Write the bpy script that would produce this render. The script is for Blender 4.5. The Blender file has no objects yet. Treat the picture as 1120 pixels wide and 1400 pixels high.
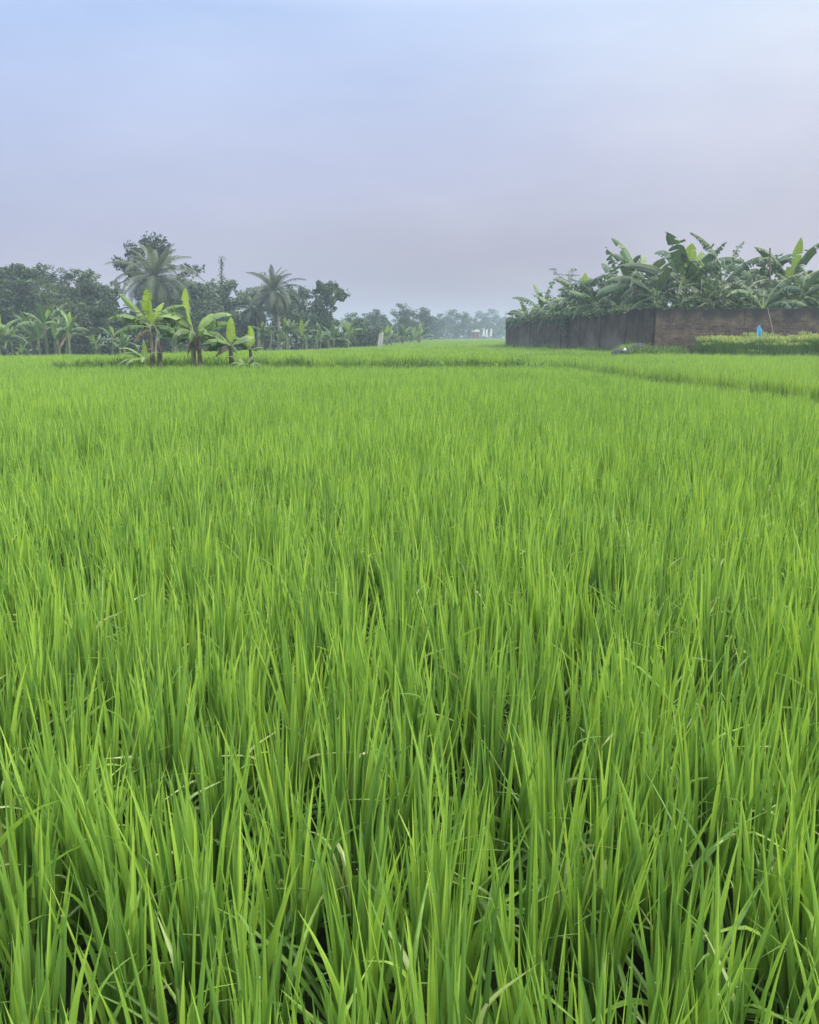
import bpy, math, numpy as np
R = math.radians
sc = bpy.context.scene
COL = sc.collection
EYE = 1.10
RS = .61
F = 1121.0
PITCH = math.atan((700 - 459) / F)
cp, sp = math.cos(PITCH), math.sin(PITCH)

def at(u, v, d):
    """pixel of the 1120x1400 picture, ground distance d -> world point"""
    a, b = (u - 560) / F, (700 - v) / F
    y = cp + b * sp
    s = d / y
    return np.array([a * s, d, EYE + (b * cp - sp) * s])

def ss(t):
    t = np.clip(t, 0, 1)
    return t * t * (3 - 2 * t)

def bundx(y):
    return np.interp(y, [0, 6, 9, 11, 17, 27, 33], [7.2, 6.4, 5.9, 5.45, 4.6, 3.5, 3.1])

def gz(x, y):
    x = np.asarray(x, float); y = np.asarray(y, float)
    z = -0.9 * ss((10 - x) / 32) * ss((y - 24) / 34)
    z = z + .13 * ss((y - 21.3) / .5) * ss((x + 9.5) / 2) * ss((3.6 - x) / .8)
    z = z + .11 * ss((y - 29.7) / .5) * ss((x - 10.9) / .5) * ss((34 - y) / .3 + 1)
    z = z + .30 * ss((y - 31.5) / 1.2) * ss((x - 8.0) / 1.0) * ss((11.2 - x) / .5) * ss((36 - y) / 1)
    z = z + .12 * np.exp(-((x - bundx(y)) / .22) ** 2) * ss((y - 4) / 2) * ss((30 - y) / 2)
    z = z + .12 * np.exp(-((y - 20.7) / .35) ** 2) * ss((x + 10) / 2) * ss((3.6 - x) / .8)
    return z

def pt(u, d, sink=0.0):
    x = (u - 560) / F * d * cp if False else at(u, 459, d)[0]
    return np.array([x, d, float(gz(x, d)) - sink])

# ------------------------------------------------------------------ tagging
def tag(o, label=None, cat=None, group=None, kind=None):
    if label: o['label'] = label
    if cat: o['category'] = cat
    if group: o['group'] = group
    if kind: o['kind'] = kind
    return o

def empty(name, loc, rz=0):
    o = bpy.data.objects.new(name, None)
    o.location = [float(c) for c in loc]
    o.rotation_euler = (0, 0, rz)
    o.empty_display_size = .2
    COL.objects.link(o)
    return o

# ------------------------------------------------------------------ mesh building
class MB:
    def __init__(self):
        self.v = []; self.f = []; self.r = []; self.m = []; self.n = 0
    def add(self, v, f, r=.5, m=0):
        v = np.asarray(v, float).reshape(-1, 3); f = np.asarray(f, int)
        if f.shape[1] == 3:
            f = np.hstack([f, f[:, 2:3]])
        self.v.append(v); self.f.append(f + self.n)
        self.r.append(np.broadcast_to(np.asarray(r, float), (len(v),)))
        self.m.append(np.broadcast_to(np.asarray(m, int), (len(f),)))
        self.n += len(v)
    def grid(self, P, r=.5, m=0):
        P = np.asarray(P, float); a, b = P.shape[:2]
        i = np.arange(a * b).reshape(a, b)
        f = np.stack([i[:-1, :-1], i[:-1, 1:], i[1:, 1:], i[1:, :-1]], -1).reshape(-1, 4)
        r = np.asarray(r, float)
        if r.ndim == 2: r = r.reshape(-1)
        self.add(P.reshape(-1, 3), f, r, m)
    def tube(self, pts, rad, n=7, r=.5, m=0, cap=True):
        pts = np.asarray(pts, float); rad = np.broadcast_to(np.asarray(rad, float), (len(pts),))
        t = np.gradient(pts, axis=0); t /= np.linalg.norm(t, axis=1, keepdims=True) + 1e-9
        ref = np.array([1., 0, 0]) if abs(t[0][0]) < .8 else np.array([0, 1., 0])
        a = np.cross(t, ref); a /= np.linalg.norm(a, axis=1, keepdims=True) + 1e-9
        b = np.cross(t, a)
        th = np.linspace(0, 2 * np.pi, n, endpoint=False)
        P = pts[:, None] + rad[:, None, None] * (np.cos(th)[None, :, None] * a[:, None] + np.sin(th)[None, :, None] * b[:, None])
        k = len(pts); i = np.arange(k * n).reshape(k, n); j = np.roll(i, -1, 1)
        f = np.stack([i[:-1], j[:-1], j[1:], i[1:]], -1).reshape(-1, 4)
        V = P.reshape(-1, 3)
        if cap:
            V = np.vstack([V, pts[0], pts[-1]])
            c0, c1 = k * n, k * n + 1
            f = np.vstack([f, np.stack([j[0], i[0], np.full(n, c0), np.full(n, c0)], -1), np.stack([i[-1], j[-1], np.full(n, c1), np.full(n, c1)], -1)])
        self.add(V, f, r, m)
    def box(self, lo, hi, r=.5, m=0):
        x0, y0, z0 = lo; x1, y1, z1 = hi
        v = [(x0, y0, z0), (x1, y0, z0), (x1, y1, z0), (x0, y1, z0), (x0, y0, z1), (x1, y0, z1), (x1, y1, z1), (x0, y1, z1)]
        f = [(0, 3, 2, 1), (4, 5, 6, 7), (0, 1, 5, 4), (1, 2, 6, 5), (2, 3, 7, 6), (3, 0, 4, 7)]
        self.add(v, f, r, m)
    def mesh(self, name, mats, smooth=False):
        V = np.vstack(self.v); Fq = np.vstack(self.f); r = np.concatenate(self.r); mi = np.concatenate(self.m)
        me = bpy.data.meshes.new(name)
        tri = Fq[:, 2] == Fq[:, 3]
        cnt = np.where(tri, 3, 4)
        loops = Fq.reshape(-1)[(np.stack([np.ones_like(tri), np.ones_like(tri), np.ones_like(tri), ~tri], 1)).reshape(-1)]
        me.vertices.add(len(V)); me.vertices.foreach_set('co', V.astype(np.float32).reshape(-1))
        me.loops.add(len(loops)); me.loops.foreach_set('vertex_index', loops.astype(np.int32))
        me.polygons.add(len(Fq))
        st = np.concatenate([[0], np.cumsum(cnt)[:-1]])
        me.polygons.foreach_set('loop_start', st.astype(np.int32))
        me.polygons.foreach_set('loop_total', cnt.astype(np.int32))
        me.polygons.foreach_set('material_index', mi.astype(np.int32))
        me.polygons.foreach_set('use_smooth', np.full(len(Fq), smooth))
        a = me.attributes.new('rnd', 'FLOAT', 'POINT'); a.data.foreach_set('value', r.astype(np.float32))
        for m in (mats if isinstance(mats, (list, tuple)) else [mats]): me.materials.append(m)
        me.update(calc_edges=True); me.validate()
        return me
    def build(self, name, mats, parent=None, loc=None, smooth=False):
        o = bpy.data.objects.new(name, self.mesh(name, mats, smooth))
        COL.objects.link(o)
        if parent: o.parent = parent
        if loc is not None: o.location = [float(c) for c in loc]
        return o

# ------------------------------------------------------------------ materials
def nodes(name):
    m = bpy.data.materials.new(name); m.use_nodes = True
    nt = m.node_tree; nt.nodes.clear()
    out = nt.nodes.new('ShaderNodeOutputMaterial')
    return m, nt, out
def N(nt, t, **kw):
    n = nt.nodes.new(t)
    for k, v in kw.items():
        if hasattr(n, k): setattr(n, k, v)
        else: n.inputs[k.replace('_', ' ')].default_value = v
    return n
def ramp(nt, stops, interp='LINEAR'):
    n = nt.nodes.new('ShaderNodeValToRGB'); e = n.color_ramp.elements
    n.color_ramp.interpolation = interp
    while len(e) < len(stops): e.new(.5)
    for k, (p, c) in enumerate(stops):
        e[k].position = p; e[k].color = (*c, 1) if len(c) == 3 else c
    return n

def leaf_mat(name, stops, trans=.35, rough=.45, spec=.35, field=0.0, field_scale=.25, obj=.25, tcol=(1.25, 1.15, .55)):
    """leaf: colour from the per-leaf value, drifting per plant and over the field; light passes through it"""
    m, nt, out = nodes(name); L = nt.links.new
    at_ = N(nt, 'ShaderNodeAttribute', attribute_name='rnd')
    oi = N(nt, 'ShaderNodeObjectInfo')
    s = N(nt, 'ShaderNodeMath', operation='MULTIPLY_ADD'); s.inputs[1].default_value = obj; s.inputs[2].default_value = -obj / 2
    L(oi.outputs['Random'], s.inputs[0])
    a = N(nt, 'ShaderNodeMath', operation='ADD'); L(at_.outputs['Fac'], a.inputs[0]); L(s.outputs[0], a.inputs[1])
    last = a
    if field:
        g = N(nt, 'ShaderNodeNewGeometry')
        nz = N(nt, 'ShaderNodeTexNoise'); nz.inputs['Scale'].default_value = field_scale; nz.inputs['Detail'].default_value = 3
        L(g.outputs['Position'], nz.inputs['Vector'])
        k = N(nt, 'ShaderNodeMath', operation='MULTIPLY_ADD'); k.inputs[1].default_value = field; k.inputs[2].default_value = -field / 2
        L(nz.outputs['Fac'], k.inputs[0])
        b = N(nt, 'ShaderNodeMath', operation='ADD'); L(a.outputs[0], b.inputs[0]); L(k.outputs[0], b.inputs[1]); last = b
    rp = ramp(nt, stops); L(last.outputs[0], rp.inputs[0])
    pr = N(nt, 'ShaderNodeBsdfPrincipled'); pr.inputs['Roughness'].default_value = rough
    pr.inputs['Specular IOR Level'].default_value = spec
    L(rp.outputs[0], pr.inputs['Base Color'])
    tm = N(nt, 'ShaderNodeMix', data_type='RGBA', blend_type='MULTIPLY'); tm.inputs[0].default_value = 1
    L(rp.outputs[0], tm.inputs[6]); tm.inputs[7].default_value = (*tcol, 1)
    tr = N(nt, 'ShaderNodeBsdfTranslucent'); L(tm.outputs[2], tr.inputs['Color'])
    mx = N(nt, 'ShaderNodeMixShader'); mx.inputs[0].default_value = trans
    L(pr.outputs[0], mx.inputs[1]); L(tr.outputs[0], mx.inputs[2]); L(mx.outputs[0], out.inputs['Surface'])
    return m

def surf_mat(name, stops, scale=3, rough=.85, bump=.3, detail=6, stretch=(1, 1, 1), spec=.3, coords='Object', obj=0):
    m, nt, out = nodes(name); L = nt.links.new
    tc = N(nt, 'ShaderNodeTexCoord'); mp = N(nt, 'ShaderNodeMapping'); mp.inputs['Scale'].default_value = stretch
    L(tc.outputs[coords], mp.inputs[0])
    nz = N(nt, 'ShaderNodeTexNoise'); nz.inputs['Scale'].default_value = scale; nz.inputs['Detail'].default_value = detail
    nz.inputs['Roughness'].default_value = .65
    L(mp.outputs[0], nz.inputs['Vector'])
    rp = ramp(nt, stops); L(nz.outputs['Fac'], rp.inputs[0])
    pr = N(nt, 'ShaderNodeBsdfPrincipled'); pr.inputs['Roughness'].default_value = rough; pr.inputs['Specular IOR Level'].default_value = spec
    L(rp.outputs[0], pr.inputs['Base Color'])
    if bump:
        bp = N(nt, 'ShaderNodeBump'); bp.inputs['Strength'].default_value = bump; bp.inputs['Distance'].default_value = .05
        L(nz.outputs['Fac'], bp.inputs['Height']); L(bp.outputs[0], pr.inputs['Normal'])
    L(pr.outputs[0], out.inputs['Surface'])
    return m

M = {}
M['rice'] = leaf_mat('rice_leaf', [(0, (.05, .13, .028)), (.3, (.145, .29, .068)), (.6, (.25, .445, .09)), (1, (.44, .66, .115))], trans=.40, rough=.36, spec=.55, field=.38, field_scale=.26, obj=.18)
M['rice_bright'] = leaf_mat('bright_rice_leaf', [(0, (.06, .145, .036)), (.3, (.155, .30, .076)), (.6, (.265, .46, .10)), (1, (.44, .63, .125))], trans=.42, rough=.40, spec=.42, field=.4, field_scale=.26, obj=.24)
M['rice_pale'] = leaf_mat('pale_rice_leaf', [(0, (.25, .36, .11)), (1, (.5, .58, .28))], trans=.3, rough=.3, spec=.6)
M['ripe'] = leaf_mat('ripening_rice_head', [(0, (.20, .31, .08)), (1, (.44, .52, .19))], trans=.3)
M['ripe_leaf'] = leaf_mat('ripening_rice_leaf', [(0, (.03, .085, .03)), (1, (.13, .25, .06))], trans=.3)
M['dew'] = None
m, nt, out = nodes('dew_drop'); p = N(nt, 'ShaderNodeBsdfPrincipled'); p.inputs['Base Color'].default_value = (.9, .95, .95, 1); p.inputs['Roughness'].default_value = .08; p.inputs['Transmission Weight'].default_value = .4; p.inputs['IOR'].default_value = 1.33
nt.links.new(p.outputs[0], out.inputs[0]); M['dew'] = m
M['weed'] = leaf_mat('weed_leaf', [(0, (.035, .09, .025)), (.6, (.11, .22, .05)), (1, (.23, .37, .08))], trans=.3)
M['tree_dark'] = leaf_mat('dark_tree_leaf', [(0, (.012, .03, .017)), (.5, (.045, .088, .038)), (1, (.15, .225, .085))], trans=.22, rough=.5, obj=.3)
M['tree_mid'] = leaf_mat('green_tree_leaf', [(0, (.018, .042, .02)), (.5, (.065, .125, .046)), (1, (.19, .275, .10))], trans=.25, rough=.5, obj=.3)
M['tree_far'] = leaf_mat('soft_tree_leaf', [(0, (.03, .06, .03)), (.5, (.06, .11, .05)), (1, (.11, .16, .07))], trans=.25, obj=.3)
M['banana'] = leaf_mat('banana_leaf', [(0, (.03, .07, .032)), (.5, (.10, .19, .075)), (1, (.26, .40, .13))], trans=.3, rough=.38, spec=.5)
M['banana_old'] = leaf_mat('old_banana_leaf', [(0, (.025, .06, .03)), (.5, (.075, .15, .07)), (1, (.24, .34, .16))], trans=.27, rough=.36, spec=.55, obj=.3)
M['banana_bright'] = leaf_mat('young_banana_leaf', [(0, (.14, .26, .04)), (1, (.36, .52, .08))], trans=.45, rough=.4)
M['rib'] = leaf_mat('banana_midrib', [(0, (.2, .28, .1)), (1, (.34, .42, .18))], trans=.1)
M['dry'] = leaf_mat('dry_leaf', [(0, (.075, .062, .045)), (1, (.27, .215, .155))], trans=.15, rough=.8, tcol=(1, .8, .6))
M['palm'] = leaf_mat('palm_frond_leaf', [(0, (.025, .05, .028)), (.5, (.07, .11, .062)), (1, (.19, .235, .14))], trans=.22, rough=.4, spec=.5)
M['bark'] = surf_mat('bark', [(.3, (.06, .05, .04)), (.7, (.2, .175, .15))], scale=6, stretch=(1, 1, .3))
M['palm_bark'] = surf_mat('palm_bark', [(.3, (.16, .15, .13)), (.7, (.34, .32, .28))], scale=5, stretch=(.5, .5, 4))
M['stem'] = surf_mat('banana_stem', [(.3, (.045, .042, .034)), (.45, (.11, .098, .076)), (.58, (.27, .245, .195)), (.72, (.14, .155, .085))], scale=4, stretch=(3, 3, .6), rough=.7)
M['stem_dark'] = surf_mat('dark_banana_stem', [(.35, (.02, .02, .015)), (.7, (.08, .075, .045))], scale=4, stretch=(3, 3, .6), rough=.7)
M['stem_green'] = surf_mat('green_banana_stem', [(.3, (.06, .07, .03)), (.7, (.2, .23, .1))], scale=4, stretch=(3, 3, .6), rough=.7)
M['mud'] = surf_mat('paddy_mud', [(.35, (.012, .014, .010)), (.65, (.035, .035, .022))], scale=3, rough=.5, bump=.4, coords='Object')
M['wood'] = surf_mat('weathered_wood', [(.3, (.18, .16, .14)), (.7, (.36, .33, .3))], scale=5, stretch=(3, 3, .4))
M['blue'] = surf_mat('blue_plastic', [(.3, (.06, .38, .76)), (.7, (.13, .52, .88))], scale=3, rough=.4, bump=.2)
M['white'] = surf_mat('white_plastic', [(.3, (.62, .64, .64)), (.7, (.8, .82, .82))], scale=3, rough=.5, bump=.2)
M['roof'] = surf_mat('pale_roof', [(.3, (.22, .23, .25)), (.7, (.40, .41, .43))], scale=2, rough=.8, bump=0)
M['sheet'] = surf_mat('grey_plastic_sheet', [(.3, (.30, .33, .32)), (.7, (.46, .49, .48))], scale=3, rough=.5, bump=.2)
M['tarp'] = surf_mat('black_tarp', [(.3, (.008, .009, .011)), (.7, (.035, .037, .045))], scale=5, rough=.45, bump=.5)
M['house'] = surf_mat('house_red_wall', [(.3, (.2, .09, .085)), (.7, (.33, .17, .16))], scale=2, bump=0)
M['dark'] = surf_mat('dark_opening', [(.3, (.01, .01, .012)), (.7, (.03, .03, .035))], scale=2, bump=0)

def brick_mat(name, c1, c2, mortar, dark_top, plaster=None, seed=0.):
    m, nt, out = nodes(name); L = nt.links.new
    tc = N(nt, 'ShaderNodeTexCoord')
    mp = N(nt, 'ShaderNodeMapping'); mp.inputs['Rotation'].default_value = (R(90), 0, 0); mp.inputs['Location'].default_value = (seed, 0, seed)
    L(tc.outputs['Object'], mp.inputs[0])
    sx = N(nt, 'ShaderNodeSeparateXYZ'); L(tc.outputs['Object'], sx.inputs[0])
    cx = N(nt, 'ShaderNodeCombineXYZ'); L(sx.outputs['X'], cx.inputs['X']); L(sx.outputs['Z'], cx.inputs['Y'])
    wob = N(nt, 'ShaderNodeTexNoise'); wob.inputs['Scale'].default_value = 1.3; L(tc.outputs['Object'], wob.inputs['Vector'])
    wv = N(nt, 'ShaderNodeVectorMath', operation='MULTIPLY_ADD'); L(wob.outputs['Color'], wv.inputs[0]); wv.inputs[1].default_value = (.06, .06, 0); L(cx.outputs[0], wv.inputs[2])
    br = N(nt, 'ShaderNodeTexBrick'); br.inputs['Scale'].default_value = 1; br.inputs['Brick Width'].default_value = .27; br.inputs['Row Height'].default_value = .10
    br.inputs['Mortar Size'].default_value = .014; br.inputs['Color1'].default_value = (*c1, 1); br.inputs['Color2'].default_value = (*c2, 1); br.inputs['Mortar'].default_value = (*mortar, 1)
    br.inputs['Bias'].default_value = -.2
    L(wv.outputs[0], br.inputs['Vector'])
    # broad weathering
    n1 = N(nt, 'ShaderNodeTexNoise'); n1.inputs['Scale'].default_value = 1.9; n1.inputs['Detail'].default_value = 10; n1.inputs['Roughness'].default_value = .7
    L(tc.outputs['Object'], n1.inputs['Vector'])
    r1 = ramp(nt, [(.3, (.3, .3, .33)), (.5, (.8, .78, .76)), (.7, (1.5, 1.4, 1.28))]); L(n1.outputs['Fac'], r1.inputs[0])
    mu = N(nt, 'ShaderNodeMix', data_type='RGBA', blend_type='MULTIPLY'); mu.inputs[0].default_value = 1; L(br.outputs['Color'], mu.inputs[6]); L(r1.outputs[0], mu.inputs[7])
    col = mu.outputs[2]
    if plaster:
        n2 = N(nt, 'ShaderNodeTexNoise'); n2.inputs['Scale'].default_value = .42; n2.inputs['Detail'].default_value = 5; n2.inputs['Roughness'].default_value = .6
        L(tc.outputs['Object'], n2.inputs['Vector'])
        zr = N(nt, 'ShaderNodeMapRange'); zr.inputs[1].default_value = .9; zr.inputs[2].default_value = 2.2; zr.inputs[3].default_value = .10; zr.inputs[4].default_value = -.22
        L(sx.outputs['Z'], zr.inputs[0])
        ad = N(nt, 'ShaderNodeMath', operation='ADD'); L(n2.outputs['Fac'], ad.inputs[0]); L(zr.outputs[0], ad.inputs[1])
        r2 = ramp(nt, [(.52, (0, 0, 0)), (.68, (1, 1, 1))]); L(ad.outputs[0], r2.inputs[0])
        mp2 = N(nt, 'ShaderNodeMix', data_type='RGBA'); L(r2.outputs[0], mp2.inputs[0]); L(col, mp2.inputs[6]); mp2.inputs[7].default_value = (*plaster, 1)
        col = mp2.outputs[2]
    # black mould that has run down from the top of the wall
    n3 = N(nt, 'ShaderNodeTexNoise'); n3.inputs['Scale'].default_value = 1.6; n3.inputs['Detail'].default_value = 6
    mq = N(nt, 'ShaderNodeMapping'); mq.inputs['Scale'].default_value = (1, 1, .25); L(tc.outputs['Object'], mq.inputs[0]); L(mq.outputs[0], n3.inputs['Vector'])
    zt = N(nt, 'ShaderNodeMapRange'); zt.inputs[1].default_value = 1.55; zt.inputs[2].default_value = 2.45; zt.inputs[3].default_value = -.22; zt.inputs[4].default_value = .28
    L(sx.outputs['Z'], zt.inputs[0])
    a3 = N(nt, 'ShaderNodeMath', operation='ADD'); L(n3.outputs['Fac'], a3.inputs[0]); L(zt.outputs[0], a3.inputs[1])
    r3 = ramp(nt, [(.5, (0, 0, 0)), (.72, (1, 1, 1))]); L(a3.outputs[0], r3.inputs[0])
    mm = N(nt, 'ShaderNodeMix', data_type='RGBA'); L(r3.outputs[0], mm.inputs[0]); L(col, mm.inputs[6]); mm.inputs[7].default_value = (*dark_top, 1)
    pr = N(nt, 'ShaderNodeBsdfPrincipled'); pr.inputs['Roughness'].default_value = .9; pr.inputs['Specular IOR Level'].default_value = .2
    L(mm.outputs[2], pr.inputs['Base Color'])
    bp = N(nt, 'ShaderNodeBump'); bp.inputs['Strength'].default_value = .9; bp.inputs['Distance'].default_value = .03
    L(n1.outputs['Fac'], bp.inputs['Height']); L(bp.outputs[0], pr.inputs['Normal'])
    L(pr.outputs[0], out.inputs['Surface'])
    return m
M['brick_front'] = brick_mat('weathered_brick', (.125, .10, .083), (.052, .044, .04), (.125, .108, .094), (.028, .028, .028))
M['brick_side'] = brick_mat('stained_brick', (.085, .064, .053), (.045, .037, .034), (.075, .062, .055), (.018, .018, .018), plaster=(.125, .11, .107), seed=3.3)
M['concrete'] = surf_mat('mouldy_concrete', [(.3, (.03, .03, .03)), (.7, (.12, .11, .105))], scale=2.5, stretch=(1, 1, .4))

# ------------------------------------------------------------------ rice plants
def blade(mb, rng, base, az, lean, bend, L, W, seg, kink=None, fold=True, twist=0., m=0, r=.5):
    t = np.linspace(0, 1, seg + 1)
    ang = lean + bend * t ** 1.8
    if kink is not None:
        ang = ang + kink[1] * ss((t - kink[0]) / .22)
    d = np.array([math.cos(az), math.sin(az), 0]); dt = 1 / seg
    hor = np.concatenate([[0], np.cumsum(np.sin((ang[1:] + ang[:-1]) / 2)) * dt]) * L
    ver = np.concatenate([[0], np.cumsum(np.cos((ang[1:] + ang[:-1]) / 2)) * dt]) * L
    C = base + hor[:, None] * d + ver[:, None] * np.array([0, 0, 1.])
    w = W * np.minimum(.35 + t / .3 * .65, 1) * np.clip((1 - t) / .52, 0, 1) ** .85 * .5
    w[-1] = 0.0003
    th = rng.uniform(0, np.pi) + twist * t
    side = np.stack([np.cos(th), np.sin(th), np.zeros_like(t)], 1)
    T = np.gradient(C, axis=0); T /= np.linalg.norm(T, axis=1, keepdims=True) + 1e-9
    side -= (side * T).sum(1, keepdims=True) * T
    side /= np.linalg.norm(side, axis=1, keepdims=True) + 1e-9
    nn = np.cross(side, T)
    rr = np.clip(r - .28 * (1 - t) ** 1.3 + .10 * t, 0, 1)  # foot darkened, tip brightened: shade among the plants put into the colour
    if fold:
        P = np.stack([C - side * w[:, None], C + nn * (w * .45)[:, None], C + side * w[:, None]], 1)
        mb.grid(P, np.repeat(rr[:, None], 3, 1), m)
    else:
        P = np.stack([C - side * w[:, None], C + side * w[:, None]], 1)
        mb.grid(P, np.repeat(rr[:, None], 2, 1), m)
    return C

def ico(mb, c, r, m):
    v = np.array([(0, 0, 1), (1, 0, 0), (0, 1, 0), (-1, 0, 0), (0, -1, 0), (0, 0, -1)], float)
    # one subdivision of an octahedron
    f = [(0, 1, 2), (0, 2, 3), (0, 3, 4), (0, 4, 1), (5, 2, 1), (5, 3, 2), (5, 4, 3), (5, 1, 4)]
    V = list(v); Fs = []
    for a, b, c_ in f:
        k = len(V); V += [v[a] + v[b], v[b] + v[c_], v[c_] + v[a]]
        Fs += [(a, k, k + 2), (k, b, k + 1), (k + 2, k + 1, c_), (k, k + 1, k + 2)]
    V = np.array(V); V /= np.linalg.norm(V, axis=1, keepdims=True)
    mb.add(V * r + c, Fs, .5, m)

def rice_hill(mb, rng, n, seg, origin=(0, 0), spread=.068, hscale=1., wscale=1., fold=True, dew=False, odd=.06):
    for k in range(n):
        a = rng.uniform(0, 2 * np.pi); rad = spread * math.sqrt(rng.uniform())
        base = np.array([origin[0] + rad * math.cos(a), origin[1] + rad * math.sin(a), rng.uniform(0, .06)])
        az = a + rng.normal(0, .7)
        L = (rng.uniform(.48, .70) if rng.uniform() < .68 else rng.uniform(.25, .5)) * hscale
        lean = abs(rng.normal(.06, .075)); bend = abs(rng.normal(.12, .14))
        kink = None; m = 0; r = rng.uniform(.15, .88)
        if rng.uniform() < odd:
            kink = (rng.uniform(.5, .75), rng.uniform(.8, 1.7)); m = 1 if rng.uniform() < .4 else 0; L *= .85
        elif rng.uniform() < .15:
            lean = rng.uniform(.35, .9); bend = rng.uniform(.3, 1.2); L *= .92; r *= .8
        if dew and rng.uniform() < .003: m = 3; L *= .7
        W = rng.uniform(.011, .017) * wscale
        C = blade(mb, rng, base, az, lean, bend, L, W, seg if kink is None else seg * 2 - 2, kink, fold, rng.normal(0, .6), m, r)
        if dew and rng.uniform() < .13:
            ico(mb, C[-1] + (0, 0, .0004), rng.uniform(.0006, .001), 2)

def hidden_collection(name, meshes):
    c = bpy.data.collections.new(name)
    for k, me in enumerate(meshes):
        o = bpy.data.objects.new(me.name, me); c.objects.link(o)
    return c

rng = np.random.default_rng(7)
def variants(name, count, fn, mats):
    out_ = []
    for k in range(count):
        mb = MB(); fn(mb, np.random.default_rng(1000 + k)); out_.append(mb.mesh('%s_%02d' % (name, k), mats))
    return hidden_collection(name, out_)

RM = [M['rice'], M['rice_pale'], M['dew'], M['dry']]
RB = [M['rice_bright'], M['rice_pale'], M['dew'], M['dry']]
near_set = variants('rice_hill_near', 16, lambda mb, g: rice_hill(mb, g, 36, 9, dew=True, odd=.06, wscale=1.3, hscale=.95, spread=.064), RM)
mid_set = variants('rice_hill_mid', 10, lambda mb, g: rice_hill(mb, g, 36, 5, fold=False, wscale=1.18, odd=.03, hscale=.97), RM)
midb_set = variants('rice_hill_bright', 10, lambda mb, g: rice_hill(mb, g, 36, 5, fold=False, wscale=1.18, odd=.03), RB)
def patch(mb, g, n=30, seg=2, w=1.7, hs=1.):
    for i in range(5):
        for j in range(5):
            rice_hill(mb, g, n, seg, ((i - 2) * .2 + g.normal(0, .03), (j - 2) * .2 + g.normal(0, .03)), spread=.06, fold=False, wscale=w, hscale=hs, odd=.02)
far_set = variants('rice_patch_far', 5, lambda mb, g: patch(mb, g), RB)
def ripe_patch(mb, g):
    for i in range(5):
        for j in range(5):
            o = ((i - 2) * .2 + g.normal(0, .04), (j - 2) * .2 + g.normal(0, .04))
            rice_hill(mb, g, 26, 3, o, spread=.06, fold=False, wscale=1.4, hscale=1.3, odd=0)
            for k in range(6):   # nodding panicles
                a = g.uniform(0, 6.28); L = g.uniform(.12, .18)
                base = np.array([o[0] + .07 * math.cos(a) * g.uniform(), o[1] + .07 * math.sin(a) * g.uniform(), g.uniform(.76, .84)])
                blade(mb, g, base, a, .2, 1.3, L, .022, 4, None, False, .3, 3, g.uniform(.2, 1))
ripe_set = variants('ripening_patch', 4, ripe_patch, [M['ripe_leaf'], M['ripe'], M['dew'], M['ripe']])

def scatter(name, pts, scale, rot, coll, nvar, seed, **kw):
    """one object: instances of the plants in coll on the points"""
    g = np.random.default_rng(seed)
    me = bpy.data.meshes.new(name)
    me.vertices.add(len(pts)); me.vertices.foreach_set('co', np.asarray(pts, np.float32).reshape(-1))
    a = me.attributes.new('s', 'FLOAT_VECTOR', 'POINT'); a.data.foreach_set('vector', np.asarray(scale, np.float32).reshape(-1))
    a = me.attributes.new('rot', 'FLOAT_VECTOR', 'POINT'); a.data.foreach_set('vector', np.asarray(rot, np.float32).reshape(-1))
    a = me.attributes.new('idx', 'INT', 'POINT'); a.data.foreach_set('value', g.integers(0, nvar, len(pts)).astype(np.int32))
    o = bpy.data.objects.new(name, me); COL.objects.link(o)
    ng = bpy.data.node_groups.new(name + '_nodes', 'GeometryNodeTree')
    ng.interface.new_socket('Geometry', in_out='INPUT', socket_type='NodeSocketGeometry')
    ng.interface.new_socket('Geometry', in_out='OUTPUT', socket_type='NodeSocketGeometry')
    L = ng.links.new
    gi = ng.nodes.new('NodeGroupInput'); go = ng.nodes.new('NodeGroupOutput')
    ci = ng.nodes.new('GeometryNodeCollectionInfo'); ci.inputs['Collection'].default_value = coll
    ci.inputs['Separate Children'].default_value = True; ci.inputs['Reset Children'].default_value = True
    ip = ng.nodes.new('GeometryNodeInstanceOnPoints'); ip.inputs['Pick Instance'].default_value = True
    def nattr(n, t):
        x = ng.nodes.new('GeometryNodeInputNamedAttribute'); x.data_type = t; x.inputs['Name'].default_value = n; return x.outputs['Attribute']
    L(gi.outputs[0], ip.inputs['Points']); L(ci.outputs[0], ip.inputs['Instance'])
    L(nattr('idx', 'INT'), ip.inputs['Instance Index'])
    er = ng.nodes.new('FunctionNodeEulerToRotation'); L(nattr('rot', 'FLOAT_VECTOR'), er.inputs[0]); L(er.outputs[0], ip.inputs['Rotation'])
    L(nattr('s', 'FLOAT_VECTOR'), ip.inputs['Scale']); L(ip.outputs[0], go.inputs[0])
    md = o.modifiers.new('plants', 'NODES'); md.node_group = ng
    return tag(o, kw.get('label'), kw.get('cat'), None, 'stuff')

def lattice(x0, x1, y0, y1, step, jit, g, turn=0.):
    xs = np.arange(x0, x1, step); ys = np.arange(y0, y1, step)
    X, Y = np.meshgrid(xs, ys); X = X.reshape(-1); Y = Y.reshape(-1)
    c, s = math.cos(turn), math.sin(turn)
    X, Y = X * c - Y * s, X * s + Y * c
    return X + g.normal(0, jit, len(X)), Y + g.normal(0, jit, len(Y))

def wave(x, y):
    return (np.sin(x * .9 + 1.3 * np.sin(y * .6)) + np.sin(y * 1.1 + 2. * np.sin(x * .37)) + np.sin(x * 2.3 - y * 1.7)) / 3

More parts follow.
